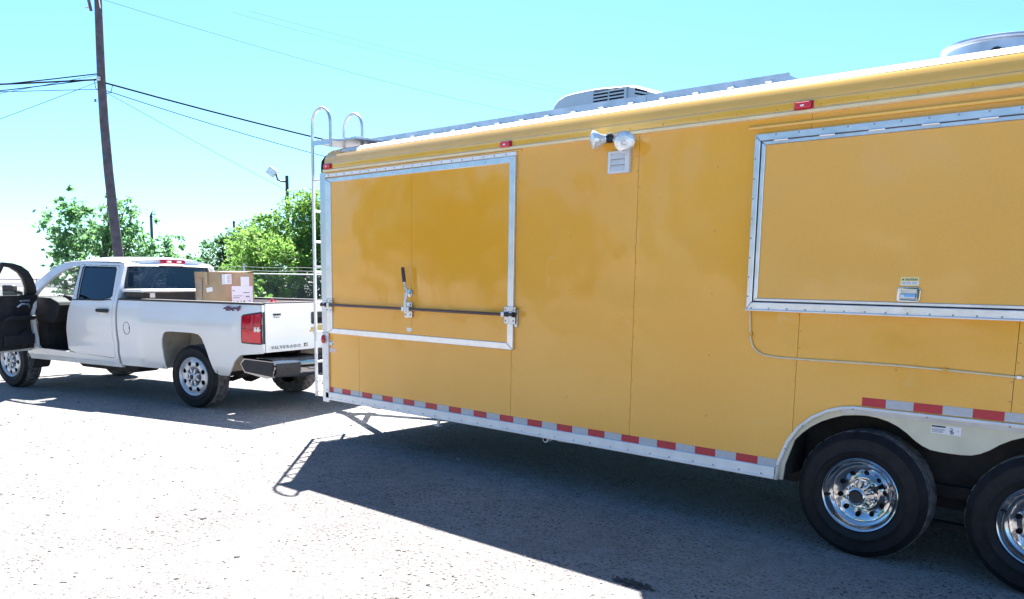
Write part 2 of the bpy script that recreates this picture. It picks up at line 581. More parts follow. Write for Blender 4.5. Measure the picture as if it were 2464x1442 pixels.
M_purple = mat('dark_purple_decal', (.05, .005, .06), .4)
M_redcloth = mat('red_cloth', (.45, .02, .05), .8, var=.3, vscale=10, bump=.3, bscale=25)
# surroundings
M_wood = mat('weathered_pole_wood', (.070, .057, .066), .85, col2=(.115, .097, .108), vscale=5, bump=.4, bscale=30)
M_bark = mat('tree_bark', (.09, .07, .055), .9, var=.3, vscale=8, bump=.5, bscale=20)
M_wire = mat('black_wire', (.012, .014, .013), .9, spec=.05)
M_fence = mat('galvanised_fence', (.42, .44, .46), .45, metal=.5, var=.1, vscale=10)
M_dull = mat('dull_fence_wire', (.16, .17, .17), .6, metal=.3)
M_insul = mat('grey_porcelain', (.5, .5, .5), .2)
L_light = mat_leaf('light_green_leaf', (.070, .15, .040), (.14, .24, .07), .55)
L_mid = mat_leaf('mid_green_leaf', (.038, .10, .030), (.085, .18, .05))
L_dark = mat_leaf('dark_green_leaf', (.028, .075, .036), (.065, .14, .055), .4)
L_blue = mat_leaf('grey_green_leaf', (.050, .125, .065), (.11, .21, .105), .52)

# ------------------------------------------------------------------ ground
def ground_z(x, y):
    d = math.hypot(x + 5, y)
    return 0.0 if d < 60 else -.0004 * (d - 60)


_xs = [-3000, -1200, -500, -250, -140, -90, -60, -40] + [i * 2.0 for i in range(-15, 11)] + [30, 60, 120, 300, 900, 3000]
mb = MB()
_n = len(_xs)
mb.add([(x, y, ground_z(x, y)) for x in _xs for y in _xs],
       [(i * _n + j, (i + 1) * _n + j, (i + 1) * _n + j + 1, i * _n + j + 1) for i in range(_n - 1) for j in range(_n - 1)])
tag(mb.build('ground', M_ground), 'pale gravel lot under the truck and trailer, bleached white by the sun', kind='structure')

# loose stones and crumbs on the lot
mb = MB()
_ico = bmesh.new(); bmesh.ops.create_icosphere(_ico, subdivisions=1, radius=1)
_iv = [v.co.copy() for v in _ico.verts]; _if = [tuple(v.index for v in f.verts) for f in _ico.faces]; _ico.free()
for i in range(12000):
    near = rnd.random() < .75
    if near:
        d = 2.2 + 9 * rnd.random() ** 1.5
        a = R(90 + 41.7) + R(38) * (rnd.random() * 2 - 1)
    else:
        d = 6 + 16 * rnd.random()
        a = R(90 + 41.7) + R(36) * (rnd.random() * 2 - 1)
    x = 1.0 + d * math.cos(a); y = -5.0 + d * math.sin(a)
    s = (.0025 + .006 * rnd.random() ** 3) * (1 + .07 * d)
    if rnd.random() < .01:
        s *= 1.9
    q = Matrix.Rotation(rnd.random() * 6.28, 3, 'Z') @ Matrix.Diagonal((s * (.8 + rnd.random() * .8), s * (.7 + rnd.random() * .5), s * (.35 + rnd.random() * .4)))
    mb.add([q @ (v * (.8 + .4 * rnd.random())) + Vector((x, y, s * .15)) for v in _iv], _if)
M_stone = mat('pebble', (.09, .085, .085), .9, col2=(.30, .285, .27), vscale=9.0)
tag(mb.build('gravel', M_stone), 'small loose stones strewn over the pale lot', kind='stuff')

# far road beyond the fences
mb = MB()
mb.prism([(-170, -140), (-128, -155), (-70, 160), (-112, 175)], lambda a, b, d: (a, b, d), -.20, .012)
tag(mb.build('road', M_asph), 'grey road far beyond the left fence', kind='structure')

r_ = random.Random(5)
CL = MB()  # dark crumbs standing in for a shadow blotch on the ground
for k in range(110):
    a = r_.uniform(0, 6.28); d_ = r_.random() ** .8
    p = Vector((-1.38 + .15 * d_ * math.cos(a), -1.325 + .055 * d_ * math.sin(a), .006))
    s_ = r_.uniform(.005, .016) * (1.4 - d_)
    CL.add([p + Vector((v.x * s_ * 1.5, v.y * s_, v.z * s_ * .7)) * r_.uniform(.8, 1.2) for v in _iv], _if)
tag(CL.build('shadow_crumbs', mat('shadow_dark', (.05, .045, .045), .95, var=.3, vscale=20)), 'dark crumbs standing in for a shadow blotch at the sunlit edge of the trailer shadow', 'shadow patch')

# ------------------------------------------------------------------ food trailer
TX0, TX1 = -6.03, 3.10
TR = thing('food_trailer', 'long yellow concession trailer with closed serving hatches and tandem chrome wheels', 'trailer', (-1.47, 1.295, 0), world=True)
FX = -.18          # middle of the wheel opening


def arch_outer(sgn=1):
    pts = [(-1.180, .398), (-1.170, .515), (-1.117, .656), (-1.052, .755), (-.968, .832), (-.874, .884), (-.795, .910), (-.717, .922)]
    left = pts
    right = [(2 * FX - x, z) for x, z in reversed(pts)]
    return left + right


def arch_inner():
    h = [(-1.140, .398), (-1.130, .500), (-1.077, .666), (-1.035, .715), (-.983, .762), (-.920, .804), (-.852, .836), (-.785, .860), (-.714, .870), (-.650, .875), (-.587, .870), (-.525, .856), (-.471, .834),
         (-.420, .803), (-.371, .764), (-.328, .738), (-.285, .722), (-.235, .717), (-.18, .716)]
    return h + [(2 * FX - x, z) for x, z in reversed(h[:-1])]


wallf = lambda y0: (lambda a, b, d: (a, y0 + d, b))
seams = [TX0, -5.471, -3.479, -2.311, -1.091, .095, 1.31, 2.53, TX1]
ao = arch_outer()
for i in range(len(seams) - 1):
    x0, x1 = seams[i] + .0015, seams[i + 1] - .0015
    poly = [(x0, .455), (x1, .455), (x1, 2.69), (x0, 2.69)]
    if x0 < 1.0 and x1 > -1.19:
        # cut the wheel opening out of the bottom edge
        def az(x):
            for (xa, za), (xb, zb) in zip(ao, ao[1:]):
                if xa <= x <= xb and xb > xa:
                    return za + (zb - za) * (x - xa) / (xb - xa)
            return .455
        lo = []
        xs = sorted({x0, x1} | {x for x, z in ao if x0 < x < x1 and z > .455})
        if x0 < -1.175:
            xs = [x0, -1.1752] + [x for x in xs if x > -1.1752]
        if x1 > .8152:
            xs = [x for x in xs if x < .8152] + [.8152, x1]
        for x in xs:
            lo.append((x, max(.455, az(x)) if -1.1752 < x < .8152 else .455))
        poly = lo + [(x1, 2.69), (x0, 2.69)]
    b = MB().panel(poly, [], wallf(0), .35, .03)
    b.build('wall_panel', M_wall, TR)
# rest of the shell
b = MB().box(TX0, TX1, 2.56, 2.59, .45, 2.69); b.build('side_wall', M_wall, TR)
b = MB().box(TX1 - .03, TX1, .031, 2.559, .45, 2.69); b.build('rear_wall', M_wall, TR)
b = MB().box(-6.052, -6.032, .031, 2.559, 1.10, 2.69); b.build('front_wall', M_aluW, TR)
b = MB().box(-6.056, -6.032, .031, 2.559, .46, 1.099); b.build('stone_guard', M_plate, TR)
b = MB()
b.box(TX0 + .01, -1.20, .032, 2.555, .445, .47); b.box(.84, TX1 - .04, .032, 2.555, .445, .47); b.box(-1.199, .839, .36, 2.22, .445, .47)
b.build('floor', M_under, TR)
# roof coves: curved shoulder along both sides, the ends closed by dark caps
cp = [(-.006, 2.682), (-.010, 2.70), (-.010, 2.735), (-.004, 2.742), (-.003, 2.772), (.004, 2.788), (.004, 2.796), (.016, 2.818), (.036, 2.842), (.064, 2.864), (.100, 2.884), (.140, 2.897), (.190, 2.906), (.25, 2.910)]
cpb = cp + [(.25, 2.885), (.13, 2.873), (.05, 2.82), (.03, 2.75), (.03, 2.682)]
b = MB().prism(cpb, lambda a, z, d: (d, a, z), -5.985, TX1)
b.build('roof_cove', M_cove, TR, smooth=28)
b = MB().prism([(2.59 - a, z) for a, z in cpb], lambda a, z, d: (d, a, z), -5.985, TX1)
b.build('roof_cove', M_cove, TR, smooth=28)
# front shoulder, black
b = MB()
fp = [(TX0 - .065 + a, z) for a, z in [(.0, 2.665), (.0, 2.73), (.006, 2.79), (.03, 2.842), (.07, 2.878), (.13, 2.900), (.22, 2.910), (.22, 2.885), (.08, 2.85), (.03, 2.79), (.02, 2.665)]]
b.prism(fp, lambda a, z, d: (a, d, z), .24, 2.35)
b.build('front_cove', M_black, TR, smooth=35)
def lerp_cp(z):
    for (ya, za), (yb, zb) in zip(cp, cp[1:]):
        if za <= z <= zb and zb > za:
            return ya + (yb - ya) * (z - za) / (zb - za)
    return -.006 if z < 2.7 else .25


for s in (0, 1):
    # rounded corner where side and front shoulders meet
    def corner(u, v, s=s):
        k = u * (len(cp) - 1); i = min(int(k), len(cp) - 2); t = k - i
        a = cp[i][0] + (cp[i + 1][0] - cp[i][0]) * t; z = cp[i][1] + (cp[i + 1][1] - cp[i][1]) * t
        ang = v * math.pi / 2
        inset = a + .010
        rad = .26 - inset
        x = -5.80 - rad * math.sin(ang) * (.92 + .26 * v * v)
        y = .25 - rad * math.cos(ang)
        return (x, y if s == 0 else 2.59 - y, z)
    MB().grid(lambda u, v: corner(u, .40 + v * .60), 26, 10).build('corner_cap', M_black, TR, smooth=60)
    MB().grid(lambda u, v: corner(u, v * .40), 26, 8).build('corner_cove', M_cove, TR, smooth=28)
    nose = [(-6.072, 2.664), (-6.074, 2.72), (-6.062, 2.775), (-6.03, 2.825), (-5.975, 2.862), (-5.90, 2.885), (-5.84, 2.885), (-5.84, 2.664)]

    def nz(x, z, d, s=s):
        y = (.016 + max(0, lerp_cp(z))) if d == 0 else .245
        return (x, y if s == 0 else 2.59 - y, z)
    MB().prism(nose, nz, 0, 1).build('nose_cap', M_black, TR, smooth=35)
    # two standing seams near the corner
    for q in (.14, .29):
        m2 = MB()
        for k in range(8, 25):
            p, p2 = Vector(corner(k / 26, q)), Vector(corner((k + 1) / 26, q))
            m2.obox((p + p2) / 2 + Vector((0, -.001 if s == 0 else .001, .001)), p2 - p, (1, .3, 0), (p2 - p).cross(Vector((1, .3, 0))), (p2 - p).length / 2 + .002, .012, .003)
        m2.build('cove_seam', M_drip, TR)
for y0_ in (0, 1):  # white strip added to whiten the sunlit highlight along the cove top
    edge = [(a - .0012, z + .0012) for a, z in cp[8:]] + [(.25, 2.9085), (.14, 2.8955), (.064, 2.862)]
    MB().prism(edge, lambda a, z, d, y0_=y0_: (d, a if not y0_ else 2.59 - a, z), -5.78, TX1 - .002).build('cove_highlight', M_aluW, TR, smooth=28)
MB().box(-5.80, TX1, .25, 2.34, 2.870, 2.911).build('roof', M_steelroof, TR)
# drip rails
b = MB().prism([(-.004, 2.655), (-.022, 2.660), (-.024, 2.676), (-.014, 2.684), (-.001, 2.685), (-.001, 2.655)], lambda a, z, d: (d, a, z), -5.99, TX1)
b.build('drip_rail', M_drip, TR)
b = MB()
x = -5.9
while x < TX1:
    b.disc((x, -.0115, 2.699), (0, -1, 0), .006, 6); b.lathe([(.007, 0), (.005, .003), (.0001, .004)], (x, -.0104, 2.700), (0, -1, 0), 6)
    x += .27
tag(b.build('cove_screw', M_yscrew, TR), kind='stuff')
b = MB().prism([(-.001, 2.594), (-.016, 2.598), (-.020, 2.610), (-.012, 2.618), (-.001, 2.62)], lambda a, z, d: (d, a, z), -1.49, .82)
b.build('hatch_drip_rail', M_cove, TR)
b = MB().prism([(-.001, 2.640), (-.014, 2.642), (-.016, 2.648), (-.001, 2.652)], lambda a, z, d: (d, a, z), -5.95, -3.40)
b.build('door_drip_rail', M_cove, TR)

# bottom rail and screws
for x0, x1 in ((-6.0, -1.186), (.826, TX1)):
    b = MB().prism([(.02, .398), (-.020, .398), (-.024, .402), (-.024, .414), (-.020, .418), (-.020, .470), (-.017, .476), (-.001, .477), (-.001, .45), (.02, .45)], lambda a, z, d: (d, a, z), x0, x1)
    b.build('bottom_rail', M_rail, TR)
scr0 = MB().lathe([(.0075, 0), (.0065, .003), (.003, .005), (.0001, .0052)], (0, 0, 0), (0, -1, 0), 8)


def screws(name, pts, m, parent, scale=1.0, y=-.02):
    b = MB()
    for x, z in pts:
        b.add([(x + v[0] * scale, y + v[1] * scale, z + v[2] * scale) for v in scr0.v], scr0.f)
    return tag(b.build(name, m, parent), kind='stuff')


xs = []
x = -5.9
k = 0
while x < -1.2:
    xs.append((x, .424)); x += .188 if k % 2 else .156; k += 1
screws('rail_screw', xs, M_screw, TR, .9, -.0202)

# reflective tape: red and silver pieces
tp = {}


def tape(x0, x1, z0, z1, red):
    kx = (round(x1 - x0, 3), red)
    b = MB().box(x0, x1, -.0026, -.0006, z0, z1)
    b.build('red_tape' if red else 'silver_tape', M_red if red else M_silver, TR)


P6 = .1524
xx = [-5.940, -5.885, -5.745, -5.604]
tape(-5.945, -5.890, .4775, .528, True); tape(-5.8885, -5.748, .4775, .528, False); tape(-5.7465, -5.610, .4775, .528, True); tape(-5.6085, -5.474, .4775, .528, False); tape(-5.468, -5.4262, .4775, .528, False)
n0 = -5.4247
k = 0
while True:
    a0 = n0 + k * P6; a1 = a0 + P6
    if a0 > -1.2:
        break
    a1 = min(a1, -1.181)
    if a1 - a0 > .02:
        tape(a0 + .0007, a1 - .0007, .4775, .528, k % 2 == 0)
    k += 1
xa = -.678
ed = [xa, -.542] + [-.542 + P6 * i for i in range(1, 9)]
for i in range(len(ed) - 1):
    tape(ed[i] + .0007, ed[i + 1] - .0007, .9325, .983, i % 2 == 0)
for k in range(12):
    a0 = .85 + k * P6
    tape(a0 + .0007, a0 + P6 - .0007, .4775, .528, k % 2 == 0)

# rows of painted rivets along the panel joints
pts = []
for sx in (-2.311, -3.479, -1.091, .095, 1.31):
    z = .62
    while z < 2.62:
        if not ((sx == -3.479 and z > 1.06) or (sx > -1.2 and sx < .7 and 1.47 < z < 2.58) or (sx > -1.2 and z < .99)):
            pts.append((sx + .011 * (1 if int(z * 100) % 2 else -1), z))
        z += .105
for sx in (-2.9, -1.7, -.5, .7):
    z = .75
    while z < 2.5:
        if not (sx > -1.44 and 1.47 < z < 2.58) and not (sx > -1.2 and z < 1.0):
            pts.append((sx, z))
        z += .41
screws('rivet', pts, M_yscrew, TR, .75, -.0006)

# fender: opening trim, cream skirt, dark wheel box
ai = arch_inner()
ring = ao + list(reversed(ai))
b = MB().panel(ring, [], lambda a, z, d: (a, .010 + d, z), .12, .012)
b.build('fender_skirt', M_cream, TR, smooth=30)
b = MB()
path = ao
vs, fs = [], []
sec = [(.0, -.001), (.0, -.020), (-.008, -.024), (-.018, -.020), (-.020, -.004), (-.020, .009)]
cen = []
for i, (x, z) in enumerate(path):
    p0 = path[max(i - 1, 0)]; p1 = path[min(i + 1, len(path) - 1)]
    tx, tz = p1[0] - p0[0], p1[1] - p0[1]
    L = math.hypot(tx, tz); nx, nz = -tz / L, tx / L
    for (o, y) in sec:
        vs.append((x + nx * (o + .004), y, z + nz * (o + .004)))
m = len(sec)
for i in range(len(path) - 1):
    for k in range(m - 1):
        fs.append((i * m + k, (i + 1) * m + k, (i + 1) * m + k + 1, i * m + k + 1))
b.add(vs, fs)
ob = b.build('arch_trim', M_aluW, TR, smooth=40)
md = ob.modifiers.new('thick', 'SOLIDIFY'); md.thickness = .003
vs2, fs2 = [], []  # grey strip under the trim: shade of the groove put into its colour
for i, (x, z) in enumerate(path[6:10]):
    vs2 += [(x, -.001, z - .017), (x, .004, z - .040), (x, .0096, z - .040)]
for i in range(3):
    for k in range(2):
        fs2.append((i * 3 + k, i * 3 + k + 3, i * 3 + k + 4, i * 3 + k + 1))
b2_ = MB(); b2_.add(vs2, fs2)
b2_.build('shadow_groove', M_steelroof, TR, smooth=40)
screws('trim_screw', [(-1.166, .49), (-1.123, .61), (-1.02, .77), (-.72, .909), (-.31, .909), (.1, .909), (.5, .909)], M_screw, TR, .8, -.021)
b = MB()
b.box(-1.15, -1.13, .024, .36, .42, .90); b.box(.77, .79, .024, .36, .42, .90); b.box(-1.13, .77, .34, .36, .42, .90); b.box(-1.13, .77, .024, .339, .885, .90)
b.build('wheel_box', M_under, TR)
# stickers on the skirt
G2 = MB().box(-.291, -.212, .0078, .0096, .822, .870).build('warning_sticker', M_label, TR)
for z0, z1, x0, x1, mm in ((.857, .866, -.288, -.216, M_ink), (.846, .849, -.286, -.222, M_inkg), (.840, .843, -.286, -.218, M_inkg), (.834, .837, -.286, -.230, M_inkg), (.828, .831, -.286, -.226, M_inkg)):
    MB().box(x0, x1, .0068, .0077, z0, z1).build('print', mm, G2)
G3 = MB().box(-.2105, -.136, .0078, .0096, .820, .869).build('brand_sticker', M_label, TR)
text('T', 'print', M_inkg, G3, (-.205, .0074, .838), (1, 0, 0), (0, 0, 1), .034, .0004, shear=.4)
text('6', 'print', M_ink, G3, (-.191, .0070, .826), (1, 0, 0), (0, 0, 1), .040, .0004, bold=.0006)
text('aw', 'print', M_inkg, G3, (-.160, .0074, .842), (1, 0, 0), (0, 0, 1), .012, .0004)

# ---- left serving door
DO = holder('serving_door', TR)
b = MB().panel([(-5.866, 1.126), (-4.6852, 1.126), (-4.6852, 2.556), (-5.866, 2.556)], [], wallf(-.016), .3, .015); b.build('door_leaf', M_door, DO)
b = MB().panel([(-4.6828, 1.126), (-3.508, 1.126), (-3.508, 2.556), (-4.6828, 2.556)], [], wallf(-.016), .3, .015); b.build('door_leaf', M_door, DO)


def mitre(name, quad, y0, y1, m, parent, bevel=.003):
    b = MB().prism(quad, lambda a, z, d: (a, d, z), y0, y1)
    return b.build(name, m, parent, bevel=bevel, bseg=1)


mitre('door_trim', [(-5.952, 1.078), (-3.449, 1.076), (-3.510, 1.130), (-5.864, 1.129)], -.026, -.001, M_alu, DO)
mitre('door_trim', [(-3.448, 1.078), (-3.448, 2.604), (-3.509, 2.553), (-3.509, 1.131)], -.026, -.001, M_alu, DO)
mitre('door_trim', [(-5.866, 2.555), (-3.510, 2.555), (-3.449, 2.605), (-5.955, 2.592)], -.026, -.001, M_alu, DO)
mitre('door_trim', [(-5.955, 1.082), (-5.866, 1.131), (-5.866, 2.553), (-5.955, 2.588)], -.026, -.001, M_alu, DO)
MB().box(-5.957, -3.449, -.018, -.001, 2.6075, 2.639).build('hinge_strip', M_aluW, DO, bevel=.002, bseg=1)
screws('trim_screw', [(-5.9 + i * .1235, 2.622) for i in range(20)], M_screw, DO, .9, -.0182)
screws('trim_screw', [(-5.8 + i * .29, 2.579) for i in range(8)], M_screw, DO, .55, -.0262)
screws('leaf_rivet', [(-4.70, 1.2 + .14 * i) for i in range(10)] + [(-5.3, 1.35 + .35 * i) for i in range(4)] + [(-4.1, 1.35 + .35 * i) for i in range(4)], M_yscrew, DO, .6, -.0162)
MB().box(-4.748, -4.684, -.0172, -.0162, 1.158, 1.192).build('sticker', M_label, DO)
# cam bar lock
LK = holder('cam_bar_lock', TR)
MB().tube([(-5.95, -.062, 1.364), (-3.44, -.062, 1.362)], .0125, 12).build('lock_bar', M_brown, LK, smooth=40)
for cx, w in ((-5.905, .05), (-4.708, .05), (-3.475, .06)):
    b = MB()
    b.box(cx - w, cx + w, -.036, -.0265, 1.375, 1.425); b.box(cx - w, cx + w, -.036, -.0265, 1.285, 1.345)
    b.box(cx - w, cx - w + .035, -.078, -.036, 1.342, 1.384); b.box(cx + w - .035, cx + w, -.078, -.036, 1.342, 1.384)
    br = b.build('lock_bracket', M_zinc, LK, bevel=.004)
    screws('bolt', [(cx - w + .018, 1.402), (cx + w - .018, 1.402), (cx - w + .018, 1.312), (cx + w - .018, 1.312)], M_screw, br, 1.1, -.036)
for cx in (-5.955, -3.438):
    MB().tube([(cx - .035, -.062, 1.364), (cx + .035, -.062, 1.364)], .021, 12).build('bar_end', M_black, LK, smooth=40)
MB().box(-3.438, -3.405, -.02, -.001, 1.265, 1.40).build('strike_plate', M_zinc, LK, bevel=.003)
MB().tube([(-4.700, -.075, 1.335), (-4.700, -.080, 1.43), (-4.688, -.072, 1.52), (-4.706, -.075, 1.585), (-4.712, -.078, 1.61)], [.016, .014, .012, .012, .013], 8).build('lever', M_zinc, LK, smooth=40)
MB().tube([(-4.712, -.078, 1.604), (-4.722, -.080, 1.68), (-4.728, -.082, 1.735)], [.017, .018, .015], 10).build('lever_grip', M_brown, LK, smooth=40)
b = MB()
b.lathe([(.034, 0), (.034, .014), (.020, .02), (.0001, .02)], (-4.692, -.0165, 1.505), (0, -1, 0), 14)
b.box(-4.735, -4.650, -.05, -.0165, 1.497, 1.513)
b.build('lever_keeper', M_zinc, LK, smooth=40)

# ---- right serving hatch
HA = holder('serving_hatch', TR)
HX1 = .66
OF = holder('hatch_frame', HA)
b0, b1, t0, t1 = 1.474, 1.527, 2.519, 2.563
mitre('frame_bar', [(-1.436, 1.474), (HX1 + .04, 1.474), (HX1, 1.524), (-1.399, 1.524)], -.030, -.001, M_alu, HA)
mitre('frame_bar', [(-1.399, 2.521), (HX1, 2.521), (HX1 + .04, 2.563), (-1.436, 2.563)], -.030, -.001, M_alu, HA)
mitre('frame_bar', [(-1.437, 1.476), (-1.400, 1.526), (-1.400, 2.519), (-1.437, 2.561)], -.030, -.001, M_alu, HA)
mitre('frame_bar', [(HX1 + .001, 1.526), (HX1 + .041, 1.476), (HX1 + .041, 2.561), (HX1 + .001, 2.519)], -.030, -.001, M_alu, HA)
bpy.data.objects.remove(OF)
mitre('sash_bar', [(-1.391, 1.5315), (HX1 - .008, 1.5315), (HX1 - .036, 1.549), (-1.365, 1.549)], -.027, -.002, M_alu, HA)
mitre('sash_bar', [(-1.365, 2.494), (HX1 - .036, 2.494), (HX1 - .008, 2.5175), (-1.391, 2.5175)], -.027, -.002, M_alu, HA)
mitre('sash_bar', [(-1.392, 1.533), (-1.366, 1.550), (-1.366, 2.493), (-1.392, 2.512)], -.027, -.002, M_alu, HA)
mitre('sash_bar', [(HX1 - .035, 1.550), (HX1 - .007, 1.533), (HX1 - .007, 2.512), (HX1 - .035, 2.493)], -.027, -.002, M_alu, HA)
MB().box(-1.40, HX1, -.0008, .0, 1.5, 2.54).build('hatch_gap', M_hole, HA)
MB().panel([(-1.3655, 1.5495), (HX1 - .0355, 1.5495), (HX1 - .0355, 2.4935), (-1.3655, 2.4935)], [], wallf(-.018), .3, .014).build('hatch_panel', M_hatch, HA)
MB().prism([(-.031, 1.4735), (-.044, 1.470), (-.046, 1.476), (-.031, 1.482)], lambda a, z, d: (d, a, z), -1.436, HX1 + .04).build('frame_lip', M_aluW, HA)
for i in range(7):
    x = -1.262 + i * .283
    MB().tube([(x - .045, -.034, 2.517), (x + .045, -.034, 2.517)], .0065, 8).build('hinge_knuckle', M_alu, HA, smooth=40)
screws('frame_screw', [(-1.30 + i * .146, 2.551) for i in range(13)] + [(-1.428, 1.56 + .122 * i) for i in range(9)] + [(-1.40 + i * .118, 1.487) for i in range(17)], M_screw, HA, .8, -.030)
# paddle latch
LT = holder('paddle_latch', HA)
lx, lz = -.460, 1.594
def rrect(x0, x1, z0, z1, r, n=5):
    out = []
    for cx, cz, a0 in ((x1 - r, z1 - r, 0), (x0 + r, z1 - r, 90), (x0 + r, z0 + r, 180), (x1 - r, z0 + r, 270)):
        for k in range(n + 1):
            a = R(a0 + 90 * k / n)
            out.append((cx + r * math.cos(a), cz + r * math.sin(a)))
    return out
b = MB().panel(rrect(lx - .064, lx + .064, lz - .042, lz + .042, .022), [[(lx - .042, lz - .028), (lx + .042, lz - .028), (lx + .042, lz + .024), (lx - .042, lz + .024)]], lambda a, z, d: (a, -.030 + d, z), .04, .012)
b.build('latch_plate', M_chrome, LT, bevel=.005, bseg=3)
MB().panel([(lx - .044, lz - .030), (lx + .044, lz - .030), (lx + .044, lz + .026), (lx - .044, lz + .026)], [], lambda a, z, d: (a, -.0185 + d, z), .05, .001).build('latch_dish', M_zinc, LT)
b = MB().prism([(-.020, lz + .006), (-.036, lz + .002), (-.040, lz - .018), (-.030, lz - .022), (-.020, lz - .018)], lambda a, z, d: (d, a, z), lx - .040, lx + .040)
b.build('paddle', M_chrome, LT, bevel=.003)
MB().cyl((lx - .026, -.038, lz - .008), (lx - .026, -.043, lz - .008), .008, 12).build('key_barrel', M_zinc, LT)
CS = MB().box(-.509, -.411, -.0192, -.0182, 1.6445, 1.692).build('caution_sticker', M_labelY, HA)
MB().box(-.507, -.413, -.0198, -.0193, 1.6462, 1.6668).build('print', M_label, CS)
text('CAUTION', 'print', M_ink, CS, (-.486, -.0198, 1.6725), (1, 0, 0), (0, 0, 1), .0165, .0003, width=.066, bold=.0005)
MB().prism([(-.503, 1.673), (-.490, 1.673), (-.4965, 1.685)], lambda a, z, d: (a, d, z), -.0199, -.0193).build('print', M_ink, CS)
for z in (1.6608, 1.6535):
    for a0, a1 in ((-.502, -.480), (-.476, -.452), (-.447, -.420)):
        MB().box(a0, a1, -.0203, -.0199, z - .0016, z + .0016).build('print', M_inkg, CS)

# conduit that leaves the hatch frame
cpts = [(-1.418, 1.472), (-1.412, 1.40), (-1.404, 1.32), (-1.400, 1.285), (-1.388, 1.25), (-1.366, 1.221), (-1.333, 1.199), (-1.292, 1.187), (-1.21, 1.181), (-1.116, 1.180), (-.8, 1.184), (-.498, 1.187), (-.2, 1.182), (.139, 1.173), (.7, 1.165), (1.3, 1.16)]
CD = MB().tube([(x, -.010, z) for x, z in cpts], .0062, 8).build('gas_line', M_drip, TR, smooth=60)
for x, z in ((-1.403, 1.318), (-.24, 1.183), (.12, 1.1735)):
    MB().box(x - .012, x + .012, -.018, -.001, z - .010, z + .010).build('clip', M_yscrew if x < 0 else M_alu, CD, bevel=.003)

# marker lamps
for x, z in ((-5.915, 2.712), (-3.556, 2.700), (-1.142, 2.7045), (1.35, 2.7045)):
    ml = MB().box(x - .060, x + .060, -.017, -.0075, z - .026, z + .026).build('marker_lamp', M_lensd, TR, bevel=.004)
    MB().prism(rrect(x - .052, x + .052, z - .020, z + .020, .012), lambda a, zz, d: (a, d, zz), -.038, -.0175).build('lens', M_lens, ml, bevel=.008, bseg=3)
    MB().box(x - .012, x + .012, -.040, -.0385, z - .008, z + .003).build('lens_mark', M_lensw, ml)
sm = MB().lathe([(.044, 0), (.044, .012), (.036, .022), (.015, .027), (.0001, .028)], (-6.012, -.026, 1.013), (-.55, -.83, 0), 20).build('side_lamp', M_lens, TR, smooth=50)
MB().box(-5.955, -5.885, -.0022, -.0008, .955, 1.0).build('arrow_sticker', M_label, TR)
MB().box(-5.945, -5.905, -.0032, -.0023, .986, .995).build('arrow_sticker_print', M_ink, TR)
MB().box(-5.903, -5.893, -.0032, -.0023, .957, .979).build('arrow_sticker_print', M_ink, TR)
MB().box(-5.955, -5.845, -.0022, -.0008, .885, .928).build('pink_sticker', mat('pink_label', (.74, .56, .52), .5), TR)

# floodlights and vent
FL = holder('floodlight', TR)
MB().lathe([(.045, 0), (.045, .022), (.030, .030), (.0001, .031)], (-2.455, -.006, 2.622), (0, -1, 0), 16).build('flood_base', M_zinc, FL, smooth=40)
cdir = Vector((3.3, -4.9, -.95)).normalized()


def par_lamp(c, axis, r, arm0):
    c = Vector(c); axis = Vector(axis).normalized()
    LH = MB().lathe([(.020, -.135), (.022, -.10), (.030, -.085), (r * .55, -.06), (r * .90, -.022), (r, -.004), (r, .004), (r * .96, .006)], c, axis, 24).build('lamp_housing', M_bulb, FL, smooth=40)
    MB().lathe([(r * .96, .005), (r * .80, .013), (r * .5, .020), (r * .33, .021), (r * .28, .016), (r * .12, .016), (.0001, .020)], c, axis, 24).build('lamp_lens', M_bulb, LH, smooth=50)
    MB().lathe([(.024, -.14), (.031, -.13), (.031, -.105), (.026, -.10), (.030, -.092), (.030, -.075)], c, axis, 14).build('lamp_socket', M_plast, LH, smooth=40)
    MB().tube([arm0, Vector(arm0).lerp(c - axis * .135, .5), c - axis * .12], .014, 8).build('lamp_arm', M_zinc, FL, smooth=40)


par_lamp((-2.345, -.135, 2.594), (.50, -.85, -.14), .071, (-2.445, -.03, 2.622))
par_lamp((-2.625, -.115, 2.632), (-.70, -.70, -.12), .066, (-2.475, -.03, 2.622))
VE = MB().panel(rrect(-2.558, -2.376, 2.402, 2.556, .006), [rrect(-2.536, -2.412, 2.420, 2.540, .006)], lambda a, z, d: (a, -.026 + d, z), .06, .024).build('wall_vent', M_vent, TR, bevel=.003)
MB().box(-2.54, -2.41, -.004, -.002, 2.418, 2.542).build('vent_back', M_hole, VE)
for i in range(3):
    z = 2.540 - i * .040
    MB().prism([(-.006, z), (-.012, z), (-.027, z - .038), (-.022, z - .0395)], lambda a, zz, d: (d, a, zz), -2.536, -2.412).build('louvre', M_vent, VE)

# corner posts at the front
b = MB()
b.prism([(-6.060, .030), (-6.060, -.008), (-6.052, -.016), (-5.958, -.016), (-5.958, -.002), (-6.040, -.002), (-6.040, .030)], lambda a, y, d: (a, y, d), 1.082, 2.655)
b.build('corner_guard', M_plate, TR, bevel=.003, bseg=1)
b = MB().prism([(-6.060, .030), (-6.060, -.008), (-6.050, -.020), (-5.950, -.020), (-5.950, -.002), (-6.040, -.002), (-6.040, .030)], lambda a, y, d: (a, y, d), .372, 1.081)
b.build('corner_post', M_aluW, TR, bevel=.003, bseg=1)
screws('post_screw', [(-5.975, .5 + .12 * i) for i in range(5)], M_screw, TR, .8, -.0202)

